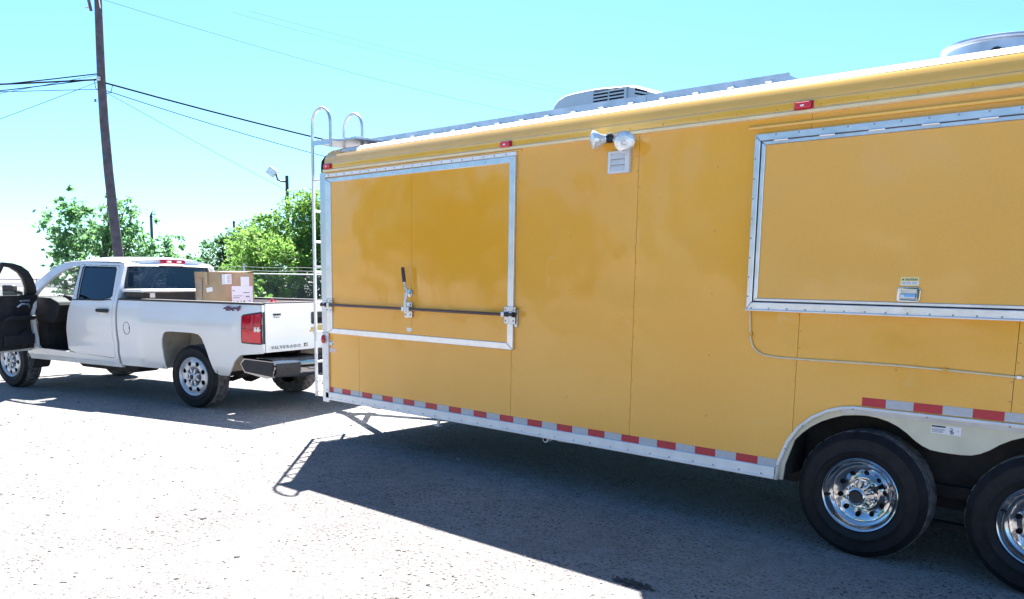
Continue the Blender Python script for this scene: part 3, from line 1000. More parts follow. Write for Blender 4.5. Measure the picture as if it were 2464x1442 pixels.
# ladder on the front wall
LD = holder('ladder', TR)
for y in (.035, .425):
    pts = [(-6.235, y, .405), (-6.235, y, 3.14)]
    for k in range(1, 12):
        a = math.pi - math.pi * k / 12
        pts.append((-6.085 + .15 * math.cos(a), y, 3.14 + .15 * math.sin(a)))
    pts += [(-5.935, y, 3.14), (-5.935, y, 2.905)]
    MB().tube(pts, .0165, 10).build('ladder_rail', M_pipe, LD, smooth=50)
for k in range(8):
    z = .455 + .307 * k
    MB().tube([(-6.235, .035, z), (-6.235, .425, z)], .012, 8).build('rung', M_pipe, LD, smooth=50)
for y in (.035, .425):
    for z in (.56, 1.74, 2.60):
        MB().tube([(-6.235, y, z), (-6.05, y, z)], .009, 6).build('standoff', M_pipe, LD)
b = MB().box(-6.23, -5.90, .02, .60, 2.962, 2.985); b.box(-6.23, -5.90, .02, .03, 2.935, 2.962); b.box(-5.91, -5.60, .10, .60, 2.962, 2.985)
b.build('ladder_platform', M_plate, LD, bevel=.002, bseg=1)

# roof deck, air conditioner, exhaust fan
RD = holder('roof_deck', TR)
MB().box(-5.87, -1.45, .46, 2.12, 2.920, 3.010).build('deck_plate', M_steelroof, RD)
for i in range(4):
    MB().box(-5.87 + i * 1.105 + .002, -5.87 + (i + 1) * 1.105 - .002, .440, .4595, 2.912, 3.026).build('deck_edge', M_steelroof, RD)
for i in range(16):
    x = -5.70 + i * .275
    b = MB().box(x - .022, x + .022, .40, .4395, 2.968, 2.977); b.box(x - .010, x + .010, .42, .4395, 2.9775, 2.988)
    b.build('deck_clip', M_aluW, RD, bevel=.003, bseg=1)
AC = holder('air_conditioner', TR)
y0, y1 = 1.0, 1.75
top = [(-4.02, 2.91), (-3.985, 3.06), (-3.946, 3.150), (-3.914, 3.207), (-3.867, 3.247), (-3.796, 3.274), (-3.70, 3.284), (-3.55, 3.288), (-3.45, 3.290), (-3.08, 3.268), (-3.047, 3.256), (-2.786, 3.168), (-2.76, 3.10), (-2.76, 2.91)]
nT = len(top)
b = MB()
vs = []
for (yy, ins) in ((y0, .0), (y0 + .09, .035), (y1 - .09, .035), (y1, .0)):
    pass
secs = [(y0, -.010), (y0 + .02, .0), (y0 + .14, .012), (y1 - .14, .012), (y1 - .02, .0), (y1, -.010)]
for yy, dz in secs:
    for x, z in top:
        zz = z + (dz if z > 2.95 else 0)
        xx_ = x + (.02 if x < -3.3 else -.02) * (1 if dz < 0 else 0)
        vs.append((xx_, yy, zz))
fs = []
for i in range(len(secs) - 1):
    for k in range(nT - 1):
        fs.append((i * nT + k, i * nT + k + 1, (i + 1) * nT + k + 1, (i + 1) * nT + k))
fs.append(tuple(range(nT))); fs.append(tuple((len(secs) - 1) * nT + k for k in range(nT - 1, -1, -1)))
b.add(vs, fs)
b.build('shroud', M_ac, AC, smooth=32)
MB().box(-3.455, -3.135, y0 - .004, y0 - .001, 3.075, 3.262).build('grille_recess', M_hole, AC)
for i in range(7):
    for (xa, xb) in ((-3.455, -3.30), (-3.29, -3.135)):
        z = 3.075 + i * .0275
        MB().prism([(y0 - .003, z), (y0 - .016, z - .002), (y0 - .016, z + .010), (y0 - .003, z + .014)], lambda a, zz, d: (d, a, zz), xa, xb).build('louvre', M_ac, AC)
for xa, xb in ((-3.475, -3.456), (-3.299, -3.291), (-3.134, -3.11)):
    MB().box(xa, xb, y0 - .018, y0 - .002, 3.07, 3.256).build('grille_bar', M_ac, AC)
MB().prism([(-3.035, 3.10), (-2.915, 3.10), (-2.915, 3.198), (-3.035, 3.240)], lambda a, zz, d: (a, d, zz), y0 - .004, y0 - .001).build('grille_recess', M_hole, AC)
for i in range(4):
    z = 3.10 + i * .030
    MB().prism([(-3.036, z + .012), (-2.914, z - .022), (-2.914, z - .008), (-3.036, z + .026)], lambda a, zz, d: (a, d, zz), y0 - .016, y0 - .003).build('louvre', M_ac, AC)
EF = holder('exhaust_fan', TR)
fc = (-.32, .95, 2.911)
b = MB().lathe([(.345, 0), (.345, .012), (.318, .014), (.314, .166), (.318, .171), (.336, .173), (.340, .181), (.338, .193), (.325, .197), (.312, .195), (.300, .170), (.20, .12), (.0001, .12)], fc, (0, 0, 1), 48)
b.build('fan_drum', M_steelroof, EF, smooth=35)
hd = Vector((.13, -.99, 0)).normalized()
hp = Vector(fc) + hd * .3145 + Vector((0, 0, .088))
b = MB().lathe([(.036, .0), (.036, .010), (.027, .012)], hp, hd, 16); b.build('grommet', M_plast, EF, smooth=40)
MB().disc(hp + hd * .004, hd, .030, 16).build('grommet_hole', M_hole, EF)
MB().tube([hp + hd * .002, hp + hd * .03 + Vector((.01, 0, -.012)), hp + hd * .035 + Vector((.015, 0, -.05))], .009, 6).build('fan_cable', M_plast, EF, smooth=60)
for k in range(7):
    a = -1.9 + k * .28
    d = Vector((math.cos(a), math.sin(a), 0))
    MB().lathe([(.008, 0), (.006, .004), (.0001, .005)], Vector(fc) + d * .3155 + Vector((0, 0, .03)), d, 8).build('drum_screw', M_screw, EF)

# chassis, tongue, jack
CH = holder('chassis', TR)
for y in (.42, 2.10):
    MB().box(-6.0, 3.05, y, y + .08, .30, .444).build('chassis_rail', M_under, CH)
for i in range(14):
    x = -5.9 + i * .66
    MB().box(x, x + .05, .05, 2.54, .405, .443).build('cross_member', M_black, CH)
for s in (.55, 2.04):
    p0 = Vector((-5.6, s, .46)); p1 = Vector((-7.25, 1.295 + (.06 if s > 1 else -.06), .46)); d = p1 - p0
    MB().obox((p0 + p1) / 2, d, d.cross(Vector((0, 0, 1))), (0, 0, 1), d.length / 2, .035, .06).build('tongue_beam', M_black, CH)
MB().prism([(-7.15, 1.20), (-7.15, 1.39), (-7.40, 1.345), (-7.50, 1.345), (-7.50, 1.245), (-7.40, 1.245)], lambda a, y, d: (a, y, d), .44, .54).build('coupler', M_black, CH, bevel=.012)
jk = MB().tube([(-6.95, 1.295, .16), (-6.95, 1.295, .98)], .038, 12).build('tongue_jack', M_zinc, CH, smooth=40)
MB().tube([(-6.95, 1.295, .98), (-6.95, 1.295, 1.02), (-6.95, 1.12, 1.03), (-6.95, 1.12, 1.12)], .012, 8).build('jack_crank', M_black, jk)
MB().lathe([(.0001, 0), (.10, 0), (.10, .02), (.045, .03)], (-6.95, 1.295, .14), (0, 0, 1), 16).build('jack_foot', M_zinc, jk)
for y0_, y1_ in ((1.15, 1.0), (1.44, 1.6)):
    for k in range(14):
        t = k / 13
        p = Vector((-7.05 - .55 * t, y0_ + (y1_ - y0_) * t, .40 - .16 * math.sin(math.pi * t)))
        q = [p + Vector((.028 * math.cos(a), .012 * math.sin(a) * (k % 2), .012 * math.sin(a) * (1 - k % 2))) for a in [2 * math.pi * j / 8 for j in range(8)]]
        MB().tube(q, .0045, 5, closed=True).build('chain_link', M_zinc, CH)
MB().tube([(-3.10, .06, .388), (-3.10, -.004, .386)], .026, 14).build('drain_pipe', M_aluW, CH, smooth=40)
MB().disc((-3.10, -.0045, .386), (0, -1, 0), .018, 14).build('drain_mouth', M_hole, CH)
MB().tube([(-3.05, .10, .380), (-2.93, .16, .372)], .020, 10).build('drain_elbow', M_aluW, CH, smooth=40)
MB().box(-5.36, -5.24, .06, .20, .372, .404).build('jack_mount', M_black, CH)
MB().box(-4.44, -4.38, .05, .20, .385, .44).build('stabiliser', M_aluW, CH)
MB().tube([(-4.41, .08, .40), (-4.41, .06, .325)], .014, 8).build('stabiliser_leg', M_aluW, CH)
MB().box(-4.44, -4.38, .035, .085, .318, .326).build('stabiliser_foot', M_aluW, CH)
for ax in (-.66, .298):
    MB().tube([(ax, .25, .385), (ax, 2.34, .385)], .045, 12).build('axle', M_under, CH, smooth=40)
MB().box(-.70, .35, .30, .34, .40, .47).build('spring_beam', M_under, CH)
MB().box(-1.12, .76, .30, .36, .20, .24).build('brake_line_bar', M_under, CH)


# ---- wheels
def tyre_profile(r, w, rim):
    return [(rim - .004, .03), (rim + .010, .008), (rim + .03, .000), (rim + (r - rim) * .28, -.004), (rim + (r - rim) * .29, -.0065), (rim + (r - rim) * .33, -.0065), (rim + (r - rim) * .34, -.005), (rim + (r - rim) * .50, -.006), (rim + (r - rim) * .70, -.002), (rim + (r - rim) * .71, -.0045), (rim + (r - rim) * .735, -.0045), (rim + (r - rim) * .745, -.001), (r - .032, .006), (r - .030, .010), (r - .014, .022), (r - .004, .034)]


def trailer_wheel(c, out):
    """c = centre on the outer face; out = +-1 outward along -y / +y"""
    hw = holder('wheel', TR, (c[0] - ORG[TR.name][0], c[1] - ORG[TR.name][1], c[2]))
    ORG.pop(hw.name, None)
    ax = (0, -out, 0)
    r, rim, w = .388, .222, .235
    N = 132
    prof = [(p[0], -p[1]) for p in tyre_profile(r, w, rim)]
    MB().lathe(prof, (0, 0, 0), ax, 96).build('tyre', M_rubber, hw, smooth=50)
    tw = [(r - .004, -.034), (r, -.040), (r, -.072), (r - .009, -.074), (r - .009, -.082), (r + .001, -.084), (r + .001, -.114), (r - .009, -.116), (r - .009, -.124), (r + .001, -.126), (r + .001, -.158), (r - .009, -.160), (r - .009, -.168), (r, -.17), (r - .004, -.20), (r - .03, -.225), (rim, -.23)]

    def md(i, k, rr, h):
        if rr > r - .006:
            sh = (k + (0, 1, 2, 1)[i % 4]) % 4
            if (i < 3 or i > 13) and sh == 0:
                return rr - .008, h
        return rr, h
    MB().lathe(tw, (0, 0, 0), ax, N, md).build('tread', M_tread, hw, smooth=30)
    MB().lathe([(.232, -.022), (.230, -.010), (.222, -.004), (.214, -.008), (.208, -.022), (.198, -.040), (.190, -.050), (.178, -.052), (.170, -.060), (.166, -.075)], (0, 0, 0), ax, 64).build('rim', M_chromeW, hw, smooth=50)
    # disc with ten round holes
    ho = []
    for k in range(10):
        a = 2 * math.pi * (k + .3) / 10
        cx, cz = .132 * math.cos(a), .132 * math.sin(a)
        ho.append([(cx + .0165 * math.cos(2 * math.pi * j / 14), cz + .0165 * math.sin(2 * math.pi * j / 14)) for j in range(14)])

    def df(a, z, d):
        rr = math.hypot(a, z)
        h = -.052 - .036 * max(0, min(1, (.160 - rr) / .065)) - d
        return (a, -out * h, z)
    circ = [(.170 * math.cos(2 * math.pi * j / 48), .170 * math.sin(2 * math.pi * j / 48)) for j in range(48)]
    MB().panel(circ, ho, df, .022, .006).build('wheel_disc', M_chromeW, hw, smooth=40)
    MB().disc((0, out * .085, 0), ax, .165, 24).build('brake_drum', M_hole, hw)
    MB().lathe([(.170, -.062), (.166, -.052), (.160, -.054), (.158, -.062)], (0, 0, 0), ax, 48).build('disc_ring', M_chrome, hw, smooth=50)
    MB().lathe([(.098, -.088), (.096, -.062), (.090, -.052), (.082, -.054), (.072, -.032), (.062, -.004), (.056, .018), (.054, .040), (.050, .046), (.044, .048), (.042, .046)], (0, 0, 0), ax, 40).build('hub_cap', M_chrome, hw, smooth=40)
    MB().lathe([(.0425, .0465), (.030, .044), (.0001, .043)], (0, 0, 0), ax, 24).build('cap_plug', M_plast, hw)
    for k in range(8):
        a = 2 * math.pi * (k + .5) / 8
        p = Vector((.078 * math.cos(a), 0, .078 * math.sin(a)))
        MB().lathe([(.0115, -.046), (.0115, -.024), (.009, -.016), (.0001, -.013)], p, ax, 6).build('lug_nut', M_chrome, hw, smooth=25)
    MB().tube([(-.185, out * .046, -.03), (-.178, -out * .004, -.032)], .005, 6).build('valve_stem', M_plast, hw)
    return hw


def copy_tree(o, parent):
    c = o.copy(); C.objects.link(c); c.parent = parent
    for ch in o.children:
        copy_tree(ch, c)
    return c


w0 = trailer_wheel((-.66, .006, .386), 1)
w1 = copy_tree(w0, TR); w1.location.x += .958; w1.rotation_euler = (0, R(23), 0)
for w in (w0, w1):
    q = copy_tree(w, TR); q.location.y = 2.584 - 1.295; q.rotation_euler = (0, 0, math.pi)

# ------------------------------------------------------------------ pickup truck (local axes: x forward, y driver's side, z up; origin on the ground under the rear axle)
TK = thing('pickup_truck', 'white four-door pickup with its driver door open, hitched to the yellow trailer', 'pickup truck', (-8.9491, .8772, 0), math.atan2(-.26263, -.96490))


def lerp_tab(x, tab):
    if x <= tab[0][0]:
        return tab[0][1]
    for (a, va), (b2, vb) in zip(tab, tab[1:]):
        if x <= b2:
            t = (x - a) / (b2 - a); t = t * t * (3 - 2 * t) if False else t
            return va + (vb - va) * t
    return tab[-1][1]


def sst(a, b2, x):
    t = min(1, max(0, (x - a) / (b2 - a)))
    return t * t * (3 - 2 * t)


VT = [(.40, .935), (.50, .962), (.62, .982), (.70, .984), (.78, .990), (.95, 1.0), (1.10, .996), (1.18, .988), (1.26, .972), (1.30, .958), (1.34, .940), (1.78, .742), (1.90, .69)]


def bodyv(u, z):
    v = lerp_tab(z, VT)
    # boxed flare over the rear wheel and over the front wheel
    for c in (0.05, 3.60):
        f = sst(c - .86, c - .78, u) * (1 - sst(c + .78, c + .86, u)) * (1 - sst(1.08, 1.16, z)) * sst(.40, .5, z)
        v += .020 * f
    v -= .008 * math.exp(-((z - .74) / .045) ** 2) * (1 if u > .95 and u < 3.0 else 0)
    v -= .030 * sst(-1.02, -1.16, u) if u < -1.02 else 0
    if u > 4.05:
        v -= .22 * ((u - 4.05) / .55) ** 2
    return v


def sidef(s, inset=0.0):
    return lambda u, z, d: (u, s * (bodyv(u, z) - inset - d), z)


def body_panel(name, poly, holes, parent=TK, m=M_white, t=.018, res=.06, sides=(1,), inset=0.0, smooth=32):
    out = []
    for s in sides:
        out.append(MB().panel(poly, holes, sidef(s, inset), res, t).build(name, m, parent, smooth=smooth))
    return out


# bed sides
arch = [(.462, .455), (.468, .62), (.482, .745), (.470, .84), (.44, .905), (.395, .932), (.32, .938), (.10, .938), (-.08, .934), (-.165, .922), (-.215, .880), (-.262, .78), (-.318, .63), (-.372, .465)]
bed_poly = [(1.290, .455)] + arch + [(-.44, .435), (-.575, .437), (-.64, .50), (-.72, .62), (-.80, .700), (-1.135, .735), (-1.140, 1.300), (1.290, 1.300)]
bed = body_panel('bed_side', bed_poly, [], sides=(1, -1))
MB().tube([(1.12 + .060 * math.cos(a), bodyv(1.1, .94) + .0005, .945 + .078 * math.sin(a)) for a in [2 * math.pi * k / 28 for k in range(28)]], .0028, 5, closed=True).build('fuel_door_seam', M_plast, bed[0])
MB().box(1.060, 1.072, bodyv(1.1, .94) - .002, bodyv(1.1, .94) + .004, .935, .965).build('fuel_door_latch', M_plast, bed[0])
# rail caps
for s in (1, -1):
    MB().panel([(1.292, .86), (1.292, .968), (-1.0, .968), (-1.10, .955), (-1.142, .93), (-1.142, .86)], [], lambda u, v, d, s=s: (u, s * v, 1.324 - d), .2, .026).build('bed_rail_cap', M_plast, TK, bevel=.008)
    MB().box(-1.12, 1.28, s * .865 if s > 0 else -.885, s * .885 if s > 0 else -.865, .965, 1.298).build('bed_inner_wall', M_white, TK)
    # rear faces of the bed corners
    MB().box(-1.1425, -1.1265, s * .926 if s > 0 else -.958, s * .958 if s > 0 else -.926, .742, 1.297).build('bed_corner', M_white, TK, bevel=.006)
b = MB().box(-1.12, 1.28, -.52, .52, .78, .80); b.box(-1.12, -.45, .521, .864, .78, .80); b.box(-1.12, -.45, -.864, -.521, .78, .80); b.box(.50, 1.28, .521, .864, .78, .80); b.box(.50, 1.28, -.864, -.521, .78, .80); b.box(-.449, .499, .521, .864, .968, .985); b.box(-.449, .499, -.864, -.521, .968, .985)
b.build('bed_floor', M_under, TK)
MB().box(1.255, 1.275, -.864, .864, .801, 1.30).build('bed_front_wall', M_white, TK)
# tailgate
TG = holder('tailgate', TK)


def tgf(v, z, d):
    x = -1.150
    x -= .012 * (1 - abs(v) / .9) * 1.0
    x += .014 * math.exp(-((z - .905) / .03) ** 2)
    x -= .014 * sst(1.25, 1.30, z)
    return (x + d, v, z)


MB().panel([(-.922, .742), (.922, .742), (.922, 1.315), (-.922, 1.315)], [[(-.125, 1.055), (.125, 1.055), (.125, 1.195), (-.125, 1.195)]], tgf, .05, .035).build('tailgate_skin', M_white, TG, smooth=35)
MB().box(-1.150, -1.100, -.920, .920, 1.3165, 1.332).build('tailgate_cap', M_plast, TG, bevel=.005)
MB().box(-1.140, -1.128, -.13, .13, 1.05, 1.20).build('handle_recess', M_hole, TG)
MB().panel(rrect(-.128, .128, 1.050, 1.200, .022), [rrect(-.108, .108, 1.068, 1.165, .015)], lambda v, z, d: (-1.1735 + d, v, z), .05, .012).build('handle_bezel', M_plast, TG, bevel=.003)
MB().box(-1.168, -1.150, -.105, .105, 1.125, 1.163).build('handle', M_plast, TG, bevel=.005)
# gold bow-tie emblem
bow = [(-.150, -.028), (-.062, -.028), (-.062, -.050), (.062, -.050), (.062, -.028), (.150, -.028), (.128, .028), (.062, .028), (.062, .050), (-.062, .050), (-.062, .028), (-.128, .028)]
bow = [(a + b2 * .30, b2) for a, b2 in bow]
MB().prism([(a, .985 + b2) for a, b2 in bow], lambda v, z, d: (d, -v, z), -1.172, -1.160).build('emblem', M_gold, TG, bevel=.003)
MB().prism([(a * 1.07, .985 + b2 * 1.14) for a, b2 in bow], lambda v, z, d: (d, -v, z), -1.1645, -1.1605).build('emblem_rim', M_chrome, TG)
text('S I L V E R A D O', 'lettering', M_inkg, TG, (-1.1625, .835, .780), (0, -1, 0), (0, 0, 1), .050, .002, width=.50, bold=.001)
MB().prism([(.268, .780), (.205, .780), (.205, .822), (.268, .822)], lambda v, z, d: (d, v, z), -1.1640, -1.158).build('badge', M_plast, TG)
text('HD', 'lettering', M_chrome, TG, (-1.1648, .262, .787), (0, -1, 0), (0, 0, 1), .036, .0008, width=.050, bold=.001)
text('DURAMAX', 'lettering', M_plast, TG, (-1.1595, .800, 1.175), (0, -1, 0), (0, 0, 1), .030, .0012, width=.135, bold=.002)
text('DIESEL', 'lettering', M_inkg, TG, (-1.1600, .775, 1.146), (0, -1, 0), (0, 0, 1), .022, .0012, width=.09)
MB().prism([(.79, 1.163), (.778, 1.163), (.784, 1.146)], lambda v, z, d: (d, v, z), -1.1625, -1.158).build('lettering', M_ink, TG)

# tail lamps wrap the bed corners
for s in (1, -1):
    TL = holder('tail_lamp', TK)
    pl = [(-.842, .858), (-.850, 1.165), (-.872, 1.182), (-1.128, 1.222), (-1.138, 1.21), (-1.138, .846), (-1.12, .838), (-.86, .846)]
    MB().panel(pl, [], lambda u, z, d, s=s: (u, s * (bodyv(u, z) + .005 - d), z), .05, .012).build('lamp_bezel', M_plast, TL, smooth=40)

    def lens(name, poly, m, lift=.012):
        MB().panel(poly, [], lambda u, z, d, s=s: (u, s * (bodyv(u, z) + lift - d), z), .035, .008).build(name, m, TL, smooth=40, bevel=.003, bseg=1)
    lens('red_lens', [(-.862, 1.02), (-.868, 1.155), (-.885, 1.168), (-1.125, 1.203), (-1.125, 1.02)], M_lensd)
    lens('red_lens', [(-.860, .872), (-.862, .995), (-1.125, .995), (-1.125, .858), (-1.10, .856), (-.875, .862)], M_lens)
    lens('clear_lens', [(-1.045, .998), (-1.045, 1.017), (-1.125, 1.017), (-1.125, .998)], M_lensw)
    lens('red_lens', [(-.862, .998), (-.862, 1.017), (-1.043, 1.017), (-1.043, .998)], M_lens)
    lens('clear_lens', [(-1.05, .985), (-1.05, 1.045), (-1.075, 1.045), (-1.075, .985)], M_lensw, .0135)
    lens('clear_lens', [(-1.085, .985), (-1.085, 1.045), (-1.115, 1.045), (-1.115, .985)], M_lensw, .0135)
    # edge of the housing that faces the rear
    y0_, y1_ = (.926, .961) if s > 0 else (-.961, -.926)
    MB().box(-1.1500, -1.1432, y0_, y1_, .846, 1.218).build('lamp_bezel', M_plast, TL, bevel=.002)
text('4x4', 'decal', M_purple, bed[0], (-.545, bodyv(-.65, 1.23) + .004, 1.225), (-1, 0, .0), (0, .22, 1), .085, .0006, width=.30, shear=.4, bold=.004)

# rear bumper
BP = holder('rear_bumper', TK)


def bump_sec(v):
    k = abs(v)
    dx = .075 * sst(.55, 1.0, k) * k
    return dx


def bfn(tab):
    def f(p, q):
        v = -1.0 + 2.0 * q
        k = p * (len(tab) - 1); i = min(int(k), len(tab) - 2); t = k - i
        x = tab[i][0] + (tab[i + 1][0] - tab[i][0]) * t; z = tab[i][1] + (tab[i + 1][1] - tab[i][1]) * t
        return (x + bump_sec(v), v * .985, z + .02 * sst(.4, .9, abs(v)))
    return f


face = [(-1.375, .640), (-1.392, .630), (-1.398, .60), (-1.396, .545), (-1.380, .49), (-1.345, .445), (-1.30, .43)]
MB().grid(bfn(face), 6, 40).build('bumper_face', M_chromeD, BP, smooth=40)
topp = [(-1.376, .6405), (-1.37, .650), (-1.20, .660), (-1.13, .66), (-1.12, .60)]
MB().grid(bfn(topp), 4, 40).build('step_pad', M_plast, BP, smooth=30)
for s in (1, -1):
    v0, v1 = (.62, .97) if s > 0 else (-.97, -.62)
    MB().grid(lambda p, q, v0=v0, v1=v1: (lambda v, z: (-1.402 + bump_sec(v) + (.02 if z < .5 else 0), v * .985, z))(v0 + (v1 - v0) * q, .625 - .15 * p), 3, 10).build('corner_step', M_plast, BP, smooth=40)
    # bumper end running forward
    MB().panel([(-1.30, .46), (-1.315, .65), (-.86, .665), (-.80, .60), (-.86, .50), (-1.2, .445)], [], lambda u, z, d, s=s: (u, s * (.985 - d), z), .15, .03).build('bumper_end', M_chromeD, BP, bevel=.01)
    MB().panel([(-1.298, .472), (-1.314, .640), (-.878, .654), (-.818, .60), (-.874, .512)], [], lambda u, z, d, s=s: (u, s * (.9905 - d), z), .2, .005).build('end_insert', M_plast, BP)
MB().box(-1.4045, -1.36, -.30, .30, .47, .665).build('plate_recess', M_hole, BP)
PL = MB().box(-1.411, -1.4055, -.155, .155, .490, .640).build('licence_plate', M_label, BP, bevel=.004)
text('756', 'lettering', M_inkg, PL, (-1.4118, .09, .535), (0, -1, 0), (0, 0, 1), .085, .0006, width=.19)
MB().box(-1.4122, -1.4112, -.10, .10, .615, .628).build('lettering', M_inkg, PL)
MB().box(-1.46, -1.10, -.035, .035, .40, .46).build('hitch_receiver', M_black, BP)
MB().box(-1.62, -1.44, -.03, .03, .36, .41).build('ball_mount', M_black, BP)
MB().tube([(-1.40, .20, .52), (-1.47, .21, .49), (-1.52, .17, .40), (-1.62, .12, .36), (-1.75, .10, .42)], .011, 6).build('trailer_cable', M_plast, BP, smooth=60)

# cab, driver's side and far side
CABP = [(3.115, .500), (1.335, .462), (1.325, 1.29), (1.345, 1.45), (1.385, 1.66), (1.405, 1.745), (1.44, 1.772), (2.25, 1.788), (2.45, 1.780), (2.66, 1.755), (2.81, 1.700), (2.955, 1.590), (3.07, 1.480), (3.135, 1.365), (3.10, 1.29), (3.075, 1.0), (3.062, .65)]
OPEN = [(2.91, .600), (2.95, .64), (2.965, .80), (2.985, 1.10), (3.000, 1.310), (2.945, 1.395), (2.86, 1.485), (2.780, 1.550), (2.67, 1.625), (2.545, 1.685), (2.40, 1.722), (2.265, 1.735), (2.245, 1.70), (2.215, 1.50), (2.185, 1.30), (2.245, 1.10), (2.290, .90), (2.305, .72), (2.285, .625), (2.24, .600)]
RDOOR = [(2.17, .575), (2.262, .593), (2.300, .625), (2.317, .72), (2.302, .90), (2.257, 1.10), (2.199, 1.30), (2.226, 1.50), (2.250, 1.66), (2.255, 1.715), (2.23, 1.742), (1.50, 1.733), (1.462, 1.70), (1.425, 1.50), (1.385, 1.29), (1.395, 1.0), (1.400, .80), (1.390, .575), (1.42, .545)]
RWIN = [(2.095, 1.298), (2.150, 1.50), (2.186, 1.705), (2.165, 1.722), (1.565, 1.716), (1.535, 1.69), (1.478, 1.45), (1.452, 1.355), (1.475, 1.328), (1.60, 1.306)]
grow = lambda poly, k: (lambda cx, cz: [(cx + (x - cx) * (1 + k), cz + (z - cz) * (1 + k * .8)) for x, z in poly])(sum(p[0] for p in poly) / len(poly), sum(p[1] for p in poly) / len(poly))
FDOOR = [(3.045, .56), (3.060, .80), (3.085, 1.10), (3.095, 1.33), (3.02, 1.44), (2.90, 1.56), (2.78, 1.65), (2.62, 1.715), (2.45, 1.748), (2.28, 1.757), (2.262, 1.71), (2.235, 1.50), (2.200, 1.30), (2.262, 1.10), (2.306, .90), (2.322, .72), (2.31, .62), (2.26, .575)]
FWIN = [(2.90, 1.318), (2.855, 1.42), (2.74, 1.55), (2.62, 1.632), (2.45, 1.694), (2.305, 1.708), (2.285, 1.60), (2.245, 1.312)]
HOLE = [(1.42, .538), (2.17, .568)] + OPEN[:13] + [(2.23, 1.750), (1.49, 1.741), (1.454, 1.703), (1.418, 1.50), (1.378, 1.29), (1.388, 1.0), (1.393, .80), (1.383, .572)]
HOLE[1] = (2.20, .575)
body_panel('cab_side', CABP, [HOLE], sides=(1,), t=.05)
body_panel('cab_side', CABP, [FWIN, RWIN], sides=(-1,), t=.05)
for s in (1, -1):
    body_panel('rear_window', grow(RWIN, .02), [], m=M_glassD, t=.004, sides=(s,), inset=.014 if s > 0 else .02)
body_panel('passenger_window', grow(FWIN, .02), [], m=M_glassC, t=.004, sides=(-1,), inset=.02)
RD_ = body_panel('rear_door', RDOOR, [RWIN], sides=(1,), t=.03, inset=.001)[0]
body_panel('window_seal', [(x + .0, z) for x, z in grow(RWIN, .05)], [grow(RWIN, -.005)], parent=RD_, m=M_plast, t=.006, sides=(1,), inset=-.0025, res=.05)
body_panel('belt_moulding', [(1.42, 1.292), (1.47, 1.312), (1.60, 1.297), (2.20, 1.289), (2.198, 1.277), (1.60, 1.283), (1.47, 1.296)], [], parent=RD_, m=M_plast, t=.006, sides=(1,), inset=-.004, res=.06)
RH = body_panel('door_handle', [(1.445, 1.140), (1.445, 1.172), (1.46, 1.182), (1.665, 1.178), (1.678, 1.165), (1.672, 1.142), (1.655, 1.136), (1.46, 1.132)], [], parent=RD_, m=M_plast, t=.018, sides=(1,), inset=-.026, res=.04)[0]
MB().prism([(1.50, 1.108), (1.53, 1.098), (1.585, 1.098), (1.62, 1.108), (1.62, 1.130), (1.50, 1.130)], lambda u, z, d: (u, bodyv(u, 1.12) + d, z), .0005, .004).build('handle_cup', M_aluW, RD_)
MB().panel([(2.19, .58), (2.33, .58), (2.34, .9), (2.30, 1.1), (2.235, 1.30), (2.285, 1.72), (2.225, 1.74), (2.18, 1.30)], [], sidef(1, .035), .08, .05).build('centre_pillar', M_int, TK)
MB().box(2.245, 2.30, .885, .925, .66, .98).build('seat_belt', mat('grey_belt', (.16, .15, .16), .8), TK)
# rocker and sill trim
for s in (1, -1):
    body_panel('rocker', [(3.13, .445), (3.13, .512), (1.30, .478), (1.30, .425)], [], sides=(s,), t=.05, inset=-.010)
MB().box(2.28, 2.93, .86, .955, .545, .585).build('door_sill', M_white, TK, bevel=.008)
# roof
ztab = [(1.395, 1.735), (1.42, 1.768), (1.52, 1.784), (1.8, 1.787), (2.25, 1.789), (2.45, 1.781), (2.62, 1.762)]


def rooff(p, q):
    v = -1 + 2 * q
    u0, u1 = 1.385 - .035 * (1 - v * v), 2.63 - .16 * (1 - v * v)
    u = u0 + (u1 - u0) * p
    ze = lerp_tab(u, ztab) if u > 1.395 else 1.735
    w = (bodyv(u, ze) - .004)
    arc = (1 - abs(v) ** 2.6)
    crown = .085 * arc * min(1, sst(-.02, .12, p) * .9 + .1) * (1 - .45 * sst(.75, 1.0, p))
    return (u, v * w, ze + crown)


MB().grid(rooff, 30, 28).build('roof', M_white, TK, smooth=60)
for s in (1, -1):
    MB().tube([(u, s * (bodyv(u, lerp_tab(u, ztab)) - .012), lerp_tab(u, ztab) + .006) for u in [1.42 + .11 * k for k in range(12)]], .008, 6).build('roof_gutter', M_white, TK, smooth=60)
MB().grid(lambda p, q: (1.44 + 1.05 * p, (-1 + 2 * q) * .70, 1.765 + .05 * (1 - (2 * q - 1) ** 2)), 6, 8).build('headliner', M_liner, TK)
# back of the cab
BW = [(-.775, 1.335), (-.80, 1.36), (-.685, 1.745), (-.655, 1.760), (.655, 1.760), (.685, 1.745), (.80, 1.36), (.775, 1.335)]


def backf(v, z, d):
    u = 1.330 + .02 * sst(1.3, 1.5, z) + .18 * max(0, z - 1.34) ** 1.05 * .8
    u += .05 * sst(.62, .98, abs(v) / max(.1, bodyv(1.4, z)))
    return (u + d, v, z)


